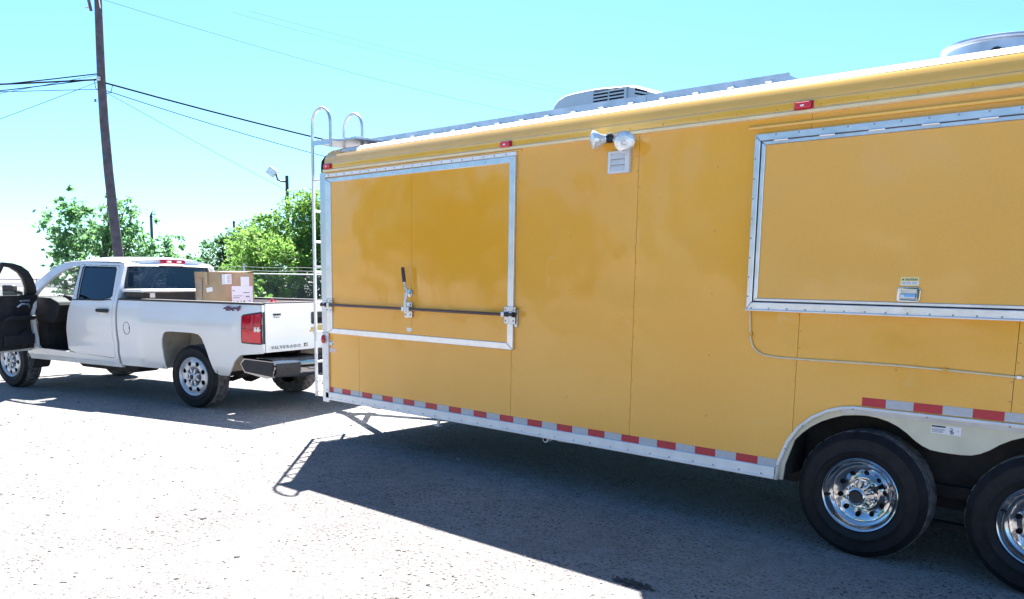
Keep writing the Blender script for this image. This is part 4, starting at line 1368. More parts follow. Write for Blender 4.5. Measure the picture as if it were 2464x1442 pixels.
bk = [(-.94, .80), (-.955, 1.0), (-.945, 1.28), (-.90, 1.40), (-.80, 1.62), (-.735, 1.755), (-.60, 1.815), (-.3, 1.842), (0, 1.848), (.3, 1.842), (.60, 1.815), (.735, 1.755), (.80, 1.62), (.90, 1.40), (.945, 1.28), (.955, 1.0), (.94, .80)]
MB().panel(bk, [BW], backf, .06, .02).build('cab_back', M_white, TK, smooth=45)
MB().panel(grow(BW, .015), [], lambda v, z, d: (backf(v, z, d)[0] + .006, v, z), .08, .004).build('back_window', M_glassR, TK, smooth=60)
MB().panel(grow(BW, .012), [grow(BW, -.045)], lambda v, z, d: (backf(v, z, d)[0] - .002, v, z), .08, .005).build('back_window_seal', M_plast, TK)
BL = MB().panel(rrect(-.205, .205, 1.783, 1.835, .02), [], lambda v, z, d: (1.345 + .10 * v * v + d + .3 * (z - 1.78), v, z), .05, .03).build('high_brake_lamp', M_lensd, TK, bevel=.004)
for v0 in (-.12, .05):
    MB().box(1.340, 1.348, v0, v0 + .07, 1.795, 1.822).build('clear_lens', M_lensw, BL)
# windscreen and front of the cab
MB().grid(lambda p, q: (lambda v: (2.50 + .16 * v * v * .9 + (.66 - .02 * v * v) * p + .06 * math.sin(math.pi * p) * 0 + (.04 * (1 - v * v)) * p, v * (.74 + .17 * p), 1.815 - .05 * v * v - (.50 - .04 * v * v) * p))(-1 + 2 * q), 10, 12).build('windscreen', M_glassC, TK, smooth=60)
MB().grid(lambda p, q: (3.12 + .22 * p, (-1 + 2 * q) * .92, 1.305 - .03 * p), 2, 8).build('cowl', M_plast, TK)


def hoodf(p, q):
    v = -1 + 2 * q
    u = 3.20 + 1.32 * p - .22 * v * v * sst(.5, 1, p)
    z = 1.275 - .10 * p - .05 * abs(v) ** 3 - .12 * sst(.85, 1, p) + .025 * sst(.30, .38, abs(v)) * (1 - sst(.62, .75, abs(v)))
    return (u, v * .88, z)


MB().grid(hoodf, 16, 24).build('hood', M_white, TK, smooth=50)
FEND = [(3.12, .505), (3.065, .66), (3.08, 1.0), (3.105, 1.285), (3.14, 1.31), (3.4, 1.265), (4.0, 1.205), (4.42, 1.14), (4.50, 1.0), (4.50, .62), (4.06, .55), (4.03, .70), (3.98, .83), (3.90, .915), (3.80, .945), (3.42, .945), (3.30, .915), (3.22, .83), (3.175, .70), (3.16, .52)]
body_panel('front_fender', FEND, [], sides=(1, -1), res=.08)
for s in (1, -1):
    MB().panel([(3.10, 1.295), (3.4, 1.262), (4.0, 1.2), (4.40, 1.14), (4.2, 1.13), (3.4, 1.25)], [], lambda u, z, d, s=s: (u, s * (.90 - d), z), .1, .06).build('fender_top', M_white, TK)
    MB().box(4.36, 4.50, s * .62 - .16, s * .62 + .16, .86, 1.12).build('headlamp', M_lensw, TK, bevel=.02)
MB().box(4.40, 4.52, -.45, .45, .74, 1.10).build('grille', M_chrome, TK, bevel=.02)
for k in range(3):
    MB().box(4.521, 4.53, -.42, .42, .77 + .105 * k, .85 + .105 * k).build('grille_slot', M_hole, TK)
MB().grid(lambda p, q: (lambda v: (4.66 - .18 * v * v - .03 * (2 * p - 1) ** 2, v * .98, .42 + .28 * p))(-1 + 2 * q), 5, 16).build('front_bumper', M_chrome, TK, smooth=50)

# cab inside
IN = holder('cabin', TK)
MB().box(1.42, 3.05, -.90, .90, .52, .56).build('cabin_floor', M_int, IN)
MB().box(2.94, 3.12, -.90, .84, .56, 1.27).build('firewall', M_int, IN)
MB().prism([(2.62, 1.18), (2.66, 1.24), (2.80, 1.29), (3.10, 1.30), (3.12, .95), (2.76, .95), (2.68, 1.05)], lambda u, z, d: (u, d, z), -.86, .86).build('dashboard', M_int, IN, bevel=.015)
MB().prism([(2.64, 1.245), (2.70, 1.31), (2.84, 1.325), (2.9, 1.29)], lambda u, z, d: (u, d, z), .20, .62).build('gauge_hood', M_int, IN, bevel=.012)
c0 = Vector((2.40, .41, 1.25)); axs = Vector((-.86, 0, .5)).normalized()
ay_ = Vector((0, 1, 0)); az_ = axs.cross(ay_)
MB().tube([c0 + ay_ * .185 * math.cos(a) + az_ * .185 * math.sin(a) for a in [2 * math.pi * k / 28 for k in range(28)]], .016, 8, closed=True).build('steering_wheel', M_plast, IN, smooth=60)
b = MB()
for a in (R(0), R(180), R(270), R(235), R(305)):
    b.tube([c0 - axs * .02, c0 + ay_ * .18 * math.cos(a) + az_ * .18 * math.sin(a)], .012, 6)
b.lathe([(.065, -.01), (.06, .02), (.03, .03), (.0001, .032)], c0, axs, 14)
b.tube([c0, c0 - axs * .30], .03, 8)
b.build('steering_hub', M_plast, IN, smooth=60)
for v in (.43, -.43):
    MB().prism([(1.98, .74), (2.02, .90), (2.45, .94), (2.50, .90), (2.46, .74)], lambda u, z, d, v=v: (u, v + d, z), -.25, .25).build('seat_cushion', M_seat, IN, bevel=.04, bseg=3)
    MB().prism([(2.10, .86), (1.98, .84), (1.86, 1.20), (1.82, 1.42), (1.90, 1.45), (1.98, 1.22)], lambda u, z, d, v=v: (u, v + d, z), -.24, .24).build('seat_back', M_seat, IN, bevel=.04, bseg=3)
    MB().prism([(1.90, 1.46), (1.80, 1.46), (1.78, 1.64), (1.87, 1.64)], lambda u, z, d, v=v: (u, v + d, z), -.13, .13).build('head_rest', M_seat, IN, bevel=.03, bseg=3)
MB().prism([(1.46, .86), (1.44, 1.38), (1.54, 1.38), (1.62, .98), (1.92, .95), (1.92, .80)], lambda u, z, d: (u, d, z), -.78, .78).build('rear_bench', M_seat, IN, bevel=.03)
MB().tube([(2.60, 0, 1.70), (2.52, 0, 1.66), (2.50, 0, 1.645)], .012, 6).build('mirror_stalk', M_plast, IN)
MB().box(2.47, 2.50, -.12, .12, 1.60, 1.67).build('rear_view_mirror', M_plast, IN, bevel=.015)
MB().box(2.58, 2.66, .15, .60, 1.665, 1.685).build('sun_visor', M_liner, IN)

# open driver door, turned out on its hinge
FD = holder('front_door', TK, (3.065, .955, 0), (0, 0, R(-72)))
ORG[FD.name] = (3.065, .955, 0)
MB().panel(FDOOR, [FWIN], sidef(1, 0), .07, .022).build('door_skin', M_white, FD, smooth=32)
lower = [p for p in FDOOR if p[1] < 1.34]
low = [(3.03, .60), (3.045, .80), (3.065, 1.10), (3.075, 1.325), (2.235, 1.325), (2.225, 1.28), (2.275, 1.10), (2.315, .90), (2.325, .72), (2.305, .635), (2.26, .60)]
b = MB().panel(low, [], sidef(1, .030), .1, .060).build('door_trim', M_int, FD, bevel=.012)
MB().panel(FDOOR[3:-7] + [(2.262, 1.325)], [grow(FWIN, -.03)], sidef(1, .024), .06, .035).build('window_frame', M_plast, FD)
body_panel('door_glass', [(2.90, 1.318), (2.855, 1.36), (2.80, 1.40), (2.30, 1.40), (2.245, 1.312)], [], parent=FD, m=M_glassC, t=.004, sides=(1,), inset=.012)
yin = .955 - .075
b = MB()
b.prism([(2.95, .99), (2.98, 1.05), (2.55, 1.06), (2.42, 1.03), (2.40, .99)], lambda u, z, d: (u, d, z), yin - .060, yin - .001)
b.build('arm_rest', M_plast, FD, bevel=.015)
MB().tube([(2.88, yin - .03, 1.16), (2.84, yin - .06, 1.20), (2.70, yin - .06, 1.21), (2.66, yin - .03, 1.17)], .014, 8).build('pull_handle', M_zinc, FD, smooth=50)
MB().box(2.74, 2.92, yin - .022, yin - .002, 1.235, 1.262).build('trim_strip', M_zinc, FD, bevel=.005)
MB().box(2.35, 3.0, yin - .012, yin - .001, 1.305, 1.322).build('sill_strip', M_aluW, FD, bevel=.004)
MB().lathe([(.088, 0), (.085, .012), (.06, .014), (.0001, .008)], (2.80, yin - .012, .78), (0, -1, 0), 20).build('speaker', M_plast, FD, smooth=40)
MB().prism([(2.95, .66), (2.97, .80), (2.42, .80), (2.40, .66)], lambda u, z, d: (u, d, z), yin - .03, yin - .001).build('door_pocket', M_int, FD, bevel=.012)
MB().panel([(3.02, .575), (2.28, .578), (2.28, .60), (3.02, .60)], [], sidef(1, .024), .2, .02).build('door_edge', M_aluW, FD)
mv = MB()
mv.tube([(2.93, .955, 1.345), (2.93, 1.06, 1.36)], .028, 8)
mv.build('mirror_arm', M_plast, FD)
MB().box(2.86, 2.96, 1.06, 1.24, 1.30, 1.46).build('wing_mirror', M_plast, FD, bevel=.03, bseg=3)

# wheel wells and underside
def well(c, s):
    b = MB()
    k = 0
    ys = (s * .54, s * .985)
    prof = [(c - .42, .46), (c - .40, .72), (c - .34, .88), (c - .24, .950), (c + .36, .955), (c + .46, .92), (c + .50, .74), (c + .50, .46)]
    vs = [(u, y, z) for y in ys for u, z in prof]
    n = len(prof)
    fs = [(i, i + 1, n + i + 1, n + i) for i in range(n - 1)] + [tuple(range(n))]
    b.add(vs, fs)
    return b.build('wheel_well', M_dust, TK, smooth=50)


for c in (.0, 3.60):
    for s in (1, -1):
        well(c, s)
US = holder('underbody', TK)
for s in (1, -1):
    MB().box(-1.2, 4.3, s * .45 - .04, s * .45 + .04, .45, .60).build('frame_rail', M_under, US)
MB().tube([(0, -.80, .39), (0, .80, .39)], .055, 12).build('rear_axle', M_under, US, smooth=40)
MB().lathe([(.03, -.16), (.12, -.12), (.16, -.02), (.16, .03), (.12, .11), (.03, .16)], (0, .0, .39), (1, 0, 0), 16).build('differential', M_under, US, smooth=50)
MB().tube([(3.60, -.80, .39), (3.60, .80, .39)], .05, 12).build('front_axle', M_under, US, smooth=40)
MB().tube([(.15, 0, .42), (2.2, 0, .50)], .045, 10).build('drive_shaft', M_under, US, smooth=40)
MB().prism([(1.25, .34), (2.30, .36), (2.45, .46), (2.45, .52), (1.15, .52), (1.15, .42)], lambda u, z, d: (u, d, z), .42, .80).build('fuel_tank', M_under, US, bevel=.03)
MB().tube([(2.4, -.55, .42), (1.0, -.55, .42), (.55, -.60, .46), (-.4, -.62, .50), (-.9, -.70, .42)], .045, 10).build('exhaust', M_under, US, smooth=50)
MB().tube([(-.62, .0, .44), (-.62, 0, .62)], .36, 24).build('spare_tyre', M_rubber, US, smooth=40)
for s in (1, -1):
    MB().tube([(-.62, s * .56, .46), (-.25, s * .57, .34), (.0, s * .57, .33), (.35, s * .56, .36), (.75, s * .55, .52)], .03, 8).build('leaf_spring', M_under, US, smooth=60)
    MB().tube([(-.13, s * .62, .30), (-.42, s * .52, .70)], .032, 10).build('shock_absorber', mat('red_brown_damper', (.14, .025, .02), .5) if s > 0 else MT['red_brown_damper'], US)
    MB().panel([(-.40, .47), (-.60, .42), (-.62, .30), (-.44, .30)], [], lambda u, z, d, s=s: (u, s * (.80 - d), z), .1, .02)
MB().box(1.05, 3.0, -.85, .85, .43, .519).build('floor_pan', M_under, US)
MB().prism([(3.08, .45), (3.20, .45), (3.16, .30), (3.12, .34)], lambda u, z, d: (u, d, z), .70, .95).build('mud_flap', M_under, US)


def truck_wheel(loc, turned=0.0):
    hw = holder('wheel', TK, loc)
    ORG.pop(hw.name, None)
    ax = (0, 1, 0)
    r, rim = .392, .238
    MB().lathe([(p[0], -p[1]) for p in tyre_profile(r, .26, rim)], (0, 0, 0), ax, 72).build('tyre', M_rubber, hw, smooth=50)
    tw = [(r - .004, -.034), (r, -.042), (r, -.078), (r - .010, -.080), (r - .010, -.090), (r + .001, -.092), (r + .001, -.125), (r - .010, -.127), (r - .010, -.137), (r + .001, -.139), (r + .001, -.172), (r - .010, -.174), (r - .010, -.184), (r, -.186), (r - .004, -.222), (r - .03, -.245), (rim, -.25)]

    def md(i, k, rr, h):
        if rr > r - .006 and (k + (i // 4) * 2) % 4 == 0:
            return rr - .009, h
        return rr, h
    MB().lathe(tw, (0, 0, 0), ax, 120, md).build('tread', M_tread, hw, smooth=30)
    MB().lathe([(.243, -.016), (.241, -.004), (.232, .001), (.224, -.004), (.218, -.020), (.212, -.030)], (0, 0, 0), ax, 48).build('rim', M_wheel, hw, smooth=50)
    ho = []
    for k in range(8):
        a = 2 * math.pi * (k + .5) / 8
        ca, sa = math.cos(a), math.sin(a)
        h = []
        for j in range(12):
            t = 2 * math.pi * j / 12
            x, y = .030 * math.cos(t), (.030 + .009 * math.cos(t)) * math.sin(t)
            h.append((ca * (.165 + x) - sa * y, sa * (.165 + x) + ca * y))
        ho.append(h)

    def df(a, z, d):
        rr = math.hypot(a, z)
        y = lerp_tab(rr, [(0, -.052), (.085, -.052), (.10, -.050), (.112, -.020), (.125, -.012), (.175, -.012), (.195, -.018), (.212, -.030)])
        return (a, y - d, z)
    circ = [(.2119 * math.cos(2 * math.pi * j / 48), .2119 * math.sin(2 * math.pi * j / 48)) for j in range(48)]
    MB().panel(circ, ho, df, .022, .006).build('wheel_disc', M_wheel, hw, smooth=40)
    MB().disc((0, -.085, 0), ax, .20, 24).build('brake_drum', M_hole, hw)
    MB().lathe([(.112, -.021), (.108, -.030), (.098, -.049), (.060, -.050)], (0, 0, 0), ax, 32).build('hub_well', M_plast, hw, smooth=40)
    MB().lathe([(.056, -.052), (.052, .006), (.046, .014), (.036, .018), (.0001, .019)], (0, 0, 0), ax, 24).build('hub_cap', M_wheel, hw, smooth=40)
    for k in range(8):
        a = 2 * math.pi * (k + .5) / 8
        d = Vector((math.cos(a), 0, math.sin(a)))
        MB().obox(d * .074 + Vector((0, -.020, 0)), d, Vector((0, 1, 0)), d.cross(Vector((0, 1, 0))), .032, .024, .011).build('hub_rib', M_wheel, hw, bevel=.004)
    MB().lathe([(.030, .0185), (.029, .0225), (.0001, .023)], (0, 0, 0), ax, 20).build('hub_emblem', M_plast, hw)
    return hw


tw0 = truck_wheel((0, .972, .389))
for loc, rz in (((3.60, .975, .389), -3), ((0, -.972, .389), 180), ((3.60, -.975, .389), 177)):
    q = copy_tree(tw0, TK); q.location = loc; q.rotation_euler = (0, R(rnd.random() * 40), 0) if abs(rz) < 90 else (0, 0, math.pi)
    if abs(rz) < 90:
        q.rotation_euler = (Matrix.Rotation(R(rz), 3, 'Z') @ Matrix.Rotation(R(17), 3, 'Y')).to_euler()


def tw(u, v, z=0):
    """truck coordinates to world"""
    a = math.atan2(-.26263, -.96490)
    return (-8.9491 + u * math.cos(a) - v * math.sin(a), .8772 + u * math.sin(a) + v * math.cos(a), z)


# ------------------------------------------------------------------ load in the truck bed (things of their own)
TA = math.atan2(-.26263, -.96490)
TB = thing('toolbox', 'long black toolbox with a bright metal lid set across the truck bed behind the cab', 'toolbox', tw(1.10, 0, .80), TA)
MB().box(-.17, .17, -.86, .86, 0, .604).build('toolbox_body', M_plast, TB, bevel=.006)
MB().prism([(-.19, .605), (-.19, .628), (-.16, .640), (.19, .640), (.19, .605)], lambda u, z, d: (u, d, z), -.90, .90).build('toolbox_lid', M_aluW, TB, bevel=.004)
for v in (.74, -.74):
    MB().box(-.178, -.1705, v - .04, v + .04, .535, .595).build('toolbox_latch', M_aluW, TB, bevel=.003)
for v in (.895, -.895):
    MB().box(-.17, .17, min(v * .962, v * .99), max(v * .962, v * .99), .53, .604).build('mounting_flange', M_black, TB)
CB = thing('cardboard_box', 'tall brown cardboard carton with white shipping labels standing in the truck bed', 'box', tw(.21, .20, .801), TA)
hx, hy, hz = .265, .25, .87
MB().panel([(-hx, 0), (hx, 0), (hx, hz), (-hx, hz)], [], lambda a, z, d: (a + .004 * math.sin(9 * z), hy - d + .006 * math.sin(7 * a + 5 * z), z), .09, .006).build('carton_side', M_card, CB)
MB().panel([(-hx, 0), (hx, 0), (hx, hz), (-hx, hz)], [], lambda a, z, d: (a, -hy + d, z), .2, .006).build('carton_side', M_card, CB)
for sx in (-1, 1):
    MB().panel([(-hy, 0), (hy, 0), (hy, hz), (-hy, hz)], [], lambda a, z, d, sx=sx: (sx * (hx - d) + .004 * math.sin(8 * a + 4 * z), a, z), .09, .006).build('carton_side', M_card, CB)
MB().box(-hx, hx, .004, hy, hz, hz + .005).build('carton_flap', M_card, CB)
MB().panel([(-hx, -hy), (hx, -hy), (hx, -.003), (-hx, -.003)], [], lambda a, b2, d: (a, b2, hz + .004 + d + .05 * max(0, -.05 - b2)), .1, .005).build('carton_flap', M_card, CB)
MB().box(-hx - .003, hx + .003, -.03, .03, hz + .0062, hz + .008).build('packing_tape', M_tape, CB)
MB().box(hx * .12, hx * .30, hy + .005, hy + .0085, hz - .16, hz).build('packing_tape', M_tape, CB)
pr = MB().box(hx * .50, hx * .80, hy + .0062, hy + .0082, hz - .44, hz - .08)
prn = pr.build('printed_mark', M_card, CB)
for i in range(7):
    MB().box(hx * .52, hx * (.70 + .08 * (i % 3)), hy + .0083, hy + .0092, hz - .13 - i * .045, hz - .115 - i * .045 + .008 * (i % 2)).build('print', M_inkg, prn)
MB().obox((0, hy + .008, hz - .22), (1, 0, -.16), (0, 1, 0), (.16, 0, 1), .055, .0012, .028).build('shipping_label', M_label, CB)
# label folded round the corner
b = MB(); b.box(-hx - .008, -hx + .045, hy + .0065, hy + .0085, hz - .15, hz - .02); b.box(-hx - .010, -hx - .008, hy - .10, hy + .0085, hz - .145, hz - .02)
wl = b.build('wrapped_label', M_label, CB)
for i in range(4):
    MB().box(-hx - .0112, -hx - .0102, hy - .085, hy - .02 - .01 * (i % 2), hz - .125 + i * .025, hz - .115 + i * .025).build('print', M_inkg, wl)
LBL = MB().box(-hx - .0085, -hx - .0062, -hy + .03, hy - .10, .33, hz - .17).build('white_poster_label', M_label, CB)
MB().box(-hx - .0085, -hx - .0062, -hy + .09, -hy + .24, hz - .169, hz - .05).build('shipping_label', M_label, CB)
for i, (a, b2, z, h, mm) in enumerate(((.10, .14, .665, .012, M_inkg), (-.16, -.05, .640, .012, M_inkg), (-.03, .13, .60, .008, M_inkg), (-.16, -.09, .585, .018, M_inkg), (.02, .13, .575, .010, M_inkg), (.105, .13, .50, .035, M_inkg), (.045, .07, .50, .04, M_inkg), (-.015, .0, .515, .03, M_inkg), (-.075, -.05, .49, .05, MT['dark_green_leaf'] if False else M_ink), (-.02, .06, .475, .006, M_inkg), (-.05, .08, .43, .016, M_ink), (.085, .105, .425, .028, M_ink), (-.17, -.15, .53, .012, M_ink))):
    MB().box(-hx - .0102, -hx - .0086, a, b2, z - .03, z + h - .03).build('print', mm, LBL)
RB = thing('red_bundle', 'crumpled red cloth bundle on the truck bed near the tailgate', 'cloth', tw(-.86, .48, .801), TA)


def clothf(p, q):
    a = 2 * math.pi * p; k = math.sin(math.pi * q * .5)
    rr = .30 * (1 - q ** 3) * (1 + .12 * math.sin(3 * a) + .08 * math.sin(7 * a + 9 * q))
    return (rr * .6 * math.cos(a), rr * .9 * math.sin(a), .545 * q ** .7 + .02 * math.sin(5 * a) * q)


MB().grid(clothf, 40, 14).build('cloth_folds', M_redcloth, RB, smooth=60)

# ------------------------------------------------------------------ utility pole and wires
UP = thing('utility_pole', 'tall leaning wooden utility pole rising behind the white pickup', 'utility pole', (-26.4, 6.75, 0), world=True)
polep = [(-26.35, 6.72, -.1), (-26.73, 6.81, 1.87), (-27.05, 6.83, 3.5), (-27.33, 6.86, 4.9), (-27.62, 6.92, 6.5), (-27.81, 6.98, 7.89), (-28.0, 7.07, 9.2), (-28.16, 7.15, 10.44), (-28.3, 7.2, 11.6)]
MB().tube(polep, [.165, .158, .150, .145, .138, .130, .122, .115, .108], 14).build('pole_shaft', M_wood, UP, smooth=60)
vd = Vector((-.66, .74, 0)); rt = Vector((.745, .667, 0))
pt = Vector((-28.20, 7.16, 10.75))
b = MB(); b.obox(pt + Vector((0, 0, .35)) - vd * .13, vd, rt, (0, 0, 1), 1.15, .06, .07)
b.build('cross_arm', M_wood, UP, bevel=.008)
MB().tube([pt - rt * .16 + Vector((0, 0, .3)) - vd * .6, pt - rt * .23 + Vector((0, 0, -.65)) - vd * .02], .05, 8).build('secondary_arm', M_wood, UP)
MB().tube([pt + rt * .20 + Vector((0, 0, .30)) - vd * .5, pt + rt * .10 + Vector((0, 0, -.9))], .022, 6).build('arm_brace', M_zinc, UP)
for k, (o, h) in enumerate(((-.20, -.08), (-.24, -.55))):
    MB().tube([pt + rt * (o - .20) + Vector((0, 0, h)), pt + rt * o + Vector((0, 0, h))], [.018, .03], 8).build('insulator', M_insul, UP)
sp = Vector((-27.80, 6.97, 7.86))
MB().lathe([(.03, -.07), (.065, -.05), (.065, -.015), (.045, 0), (.065, .015), (.065, .05), (.03, .07)], sp - vd * .18, (0, 0, 1), 12).build('spool_insulator', M_insul, UP, smooth=40)
MB().tube([sp + rt * .13 + Vector((0, 0, -.42)), sp + rt * .30 + Vector((0, 0, -.40)), sp + rt * .36 + Vector((0, 0, -.15))], .012, 6).build('service_loop', M_wire, UP, smooth=60)
MB().tube([sp - rt * .14 + Vector((0, 0, -.32)), sp - rt * .20 + Vector((0, 0, -.25)), sp - rt * .22 + Vector((0, 0, -.02))], .012, 6).build('service_loop', M_wire, UP, smooth=60)
MB().box(-27.99, -27.93, 6.78, 6.84, 7.15, 7.25).build('pole_tag', M_zinc, UP)


def wire(label, p0, p1, r, sag=.3, n=18, group='overhead wires at the pole'):
    p0, p1 = Vector(p0), Vector(p1)
    pts = [p0.lerp(p1, k / n) - Vector((0, 0, 4 * sag * (k / n) * (1 - k / n))) for k in range(n + 1)]
    o = MB().tube([p - p0 for p in pts], r, 5).build('overhead_wire', M_wire)
    o.location = p0
    return tag(o, label, 'wire', group)


wire('thick dark cable running right from the pole toward the trailer ladder', sp + rt * .14 + Vector((0, 0, -.10)), (-21.83, 36.23, 5.64), .030, .55)
wire('thin cable just below the thick one, running right from the pole', sp + rt * .15 + Vector((0, 0, -.34)), (-28.6, 30.3, 5.9), .014, .45)
wire('faint guy wire slanting down to the right from the pole', sp + rt * .15 + Vector((0, 0, -.40)), (-38.5, 32.0, 2.6), .008, .25)
wire('thick dark cable running level to the left of the pole', sp - rt * .14, (-58.0, -23.4, 7.95), .028, .9)
wire('twisted cable sloping down left from just above the level cable', sp - rt * .14 + Vector((0, 0, .18)), (-44.0, -10.0, 5.9), .020, .35)
wire('second twisted cable sloping down left under the first one', sp - rt * .14 + Vector((0, 0, .02)), (-43.5, -10.0, 5.3), .016, .3)
wire('thin wire running level left below the thick level cable', sp - rt * .14 + Vector((0, 0, -.30)), (-58.5, -23.4, 7.2), .011, .5)
wire('faint wire dropping left at a shallow slope from the pole', sp - rt * .14 + Vector((0, 0, .14)), (-44.5, -9.9, 3.5), .008, .15)
wire('faint wire dropping left at the steepest slope from the pole', sp - rt * .14 + Vector((0, 0, -.08)), (-38.5, -5.0, 1.5), .008, .1)
wire('thin high wire meeting the pole top from the left', pt - rt * .24 + Vector((0, 0, -.25)), (-60.0, -24.0, 11.2), .009, .5)
wire('thin high wire leaving the pole top toward the right', pt + rt * .12 + Vector((0, 0, -.28)), (-30.0, 50.5, 12.0), .006, .9)
wire('long thin wire crossing the sky above the trailer', (-37.3, 17.3, 14.17), (-30.2, 50.6, 13.5), .0045, .5, group='wires crossing the sky')
wire('second long thin wire crossing the sky close beside the first', (-36.7, 17.8, 14.25), (-30.2, 51.2, 13.5), .0045, .35, group='wires crossing the sky')

# area light on a pole behind the trees
LP = thing('lamp_post', 'dark post with a tilted floodlight on a bent arm above the trees', 'lamp post', (-27.43, 13.63, 0), world=True)
q = Vector((-27.43, 13.63, 5.46))
MB().tube([(q.x, q.y, 0), (q.x, q.y, 5.46)], [.085, .062], 10).build('post', M_black, LP, smooth=60)
MB().tube([q + Vector((0, 0, -.22)), q - rt * .20 + Vector((0, 0, -.22)), q - rt * .36 + Vector((0, 0, -.16)), q - rt * .42 + Vector((0, 0, .05))], .034, 8).build('lamp_arm', M_black, LP, smooth=60)
MB().obox(q - rt * .58 + Vector((0, 0, .13)), rt * .8 + Vector((0, 0, -.6)), vd, rt * .6 + Vector((0, 0, .8)), .17, .10, .15).build('lamp_head', M_vent, LP, bevel=.02)
MB().obox(q - rt * .58 + Vector((0, 0, .13)) - vd * .102, rt * .8 + Vector((0, 0, -.6)), vd, rt * .6 + Vector((0, 0, .8)), .14, .004, .12).build('lamp_glass', M_bulb, LP)
for (x, y, h, lab) in ((-32.17, 10.44, 3.85, 'short thin dark post standing right of the leaning utility pole'), (-36.21, 16.36, 4.1, 'far thin dark post poking up behind the dark tree')):
    t = thing('wooden_post', lab, 'post', (x, y, 0))
    MB().tube([(0, 0, 0), (.03, 0, h)], [.07, .055], 8).build('post_shaft', M_wood, t)
    MB().tube([(.03, 0, h), (.03, 0, h + .12)], [.075, .03], 8).build('post_cap', M_black, t)


# ------------------------------------------------------------------ fences
def fence(label, a, b2, z0, h, parts, spacing, barbed=0, rail_r=.024, cell=.055):
    a, b2 = Vector(a), Vector(b2)
    L = (b2 - a).length; d = (b2 - a) / L
    t = thing('chain_link_fence', label, 'fence', (a.x, a.y, z0))
    n = int(L / spacing)
    for k in range(n + 1):
        p = d * (L * k / n)
        MB().tube([(p.x, p.y, 0), (p.x, p.y, h + (.05 if not barbed else .30))], .028, 8).build('fence_post', M_fence, t, smooth=60)
    MB().tube([(0, 0, h), tuple(d * L + Vector((0, 0, h)))], rail_r, 8).build('top_rail', M_fence, t, smooth=60)
    for k in range(barbed):
        z = h + .10 + .10 * k
        MB().tube([d * (L * j / 12) + Vector((0, 0, z - .02 * (j % 2))) for j in range(13)], .005, 4).build('barbed_strand', M_fence, t)
    m = MB()
    s = cell * 1.414
    hh = h - .05
    x = -hh
    while x < L:
        for sg in (1, -1):
            xa, xb = (x, x + hh) if sg > 0 else (x + hh, x)
            za, zb = .03, .03 + hh
            # clip to the fence
            def cl(xq, zq, xo, zo):
                if xq < 0:
                    f = (0 - xq) / (xo - xq); return 0, zq + (zo - zq) * f
                if xq > L:
                    f = (L - xq) / (xo - xq); return L, zq + (zo - zq) * f
                return xq, zq
            (x1, z1), (x2, z2) = cl(xa, za, xb, zb), cl(xb, zb, xa, za)
            if abs(x1 - x2) > .02:
                m.tube([d * x1 + Vector((0, 0, z1)), d * x2 + Vector((0, 0, z2))], .0026, 3, caps=False)
        x += s
    tag(m.build('wire_mesh', M_dull, t), kind='stuff')
    return t


fence('tall chain-link fence in front of the green trees, right of the pickup', (-23.4, 5.6, 0), (-16.0, 12.4, 0), 0, 1.68, t, 3.3, 2, .017)
fence('low chain-link fence seen past the open truck door', (-40.5, 1.3, 0), (-24.2, 14.9, 0), -.02, 1.36, t, 4.2, 0, .030, .075)


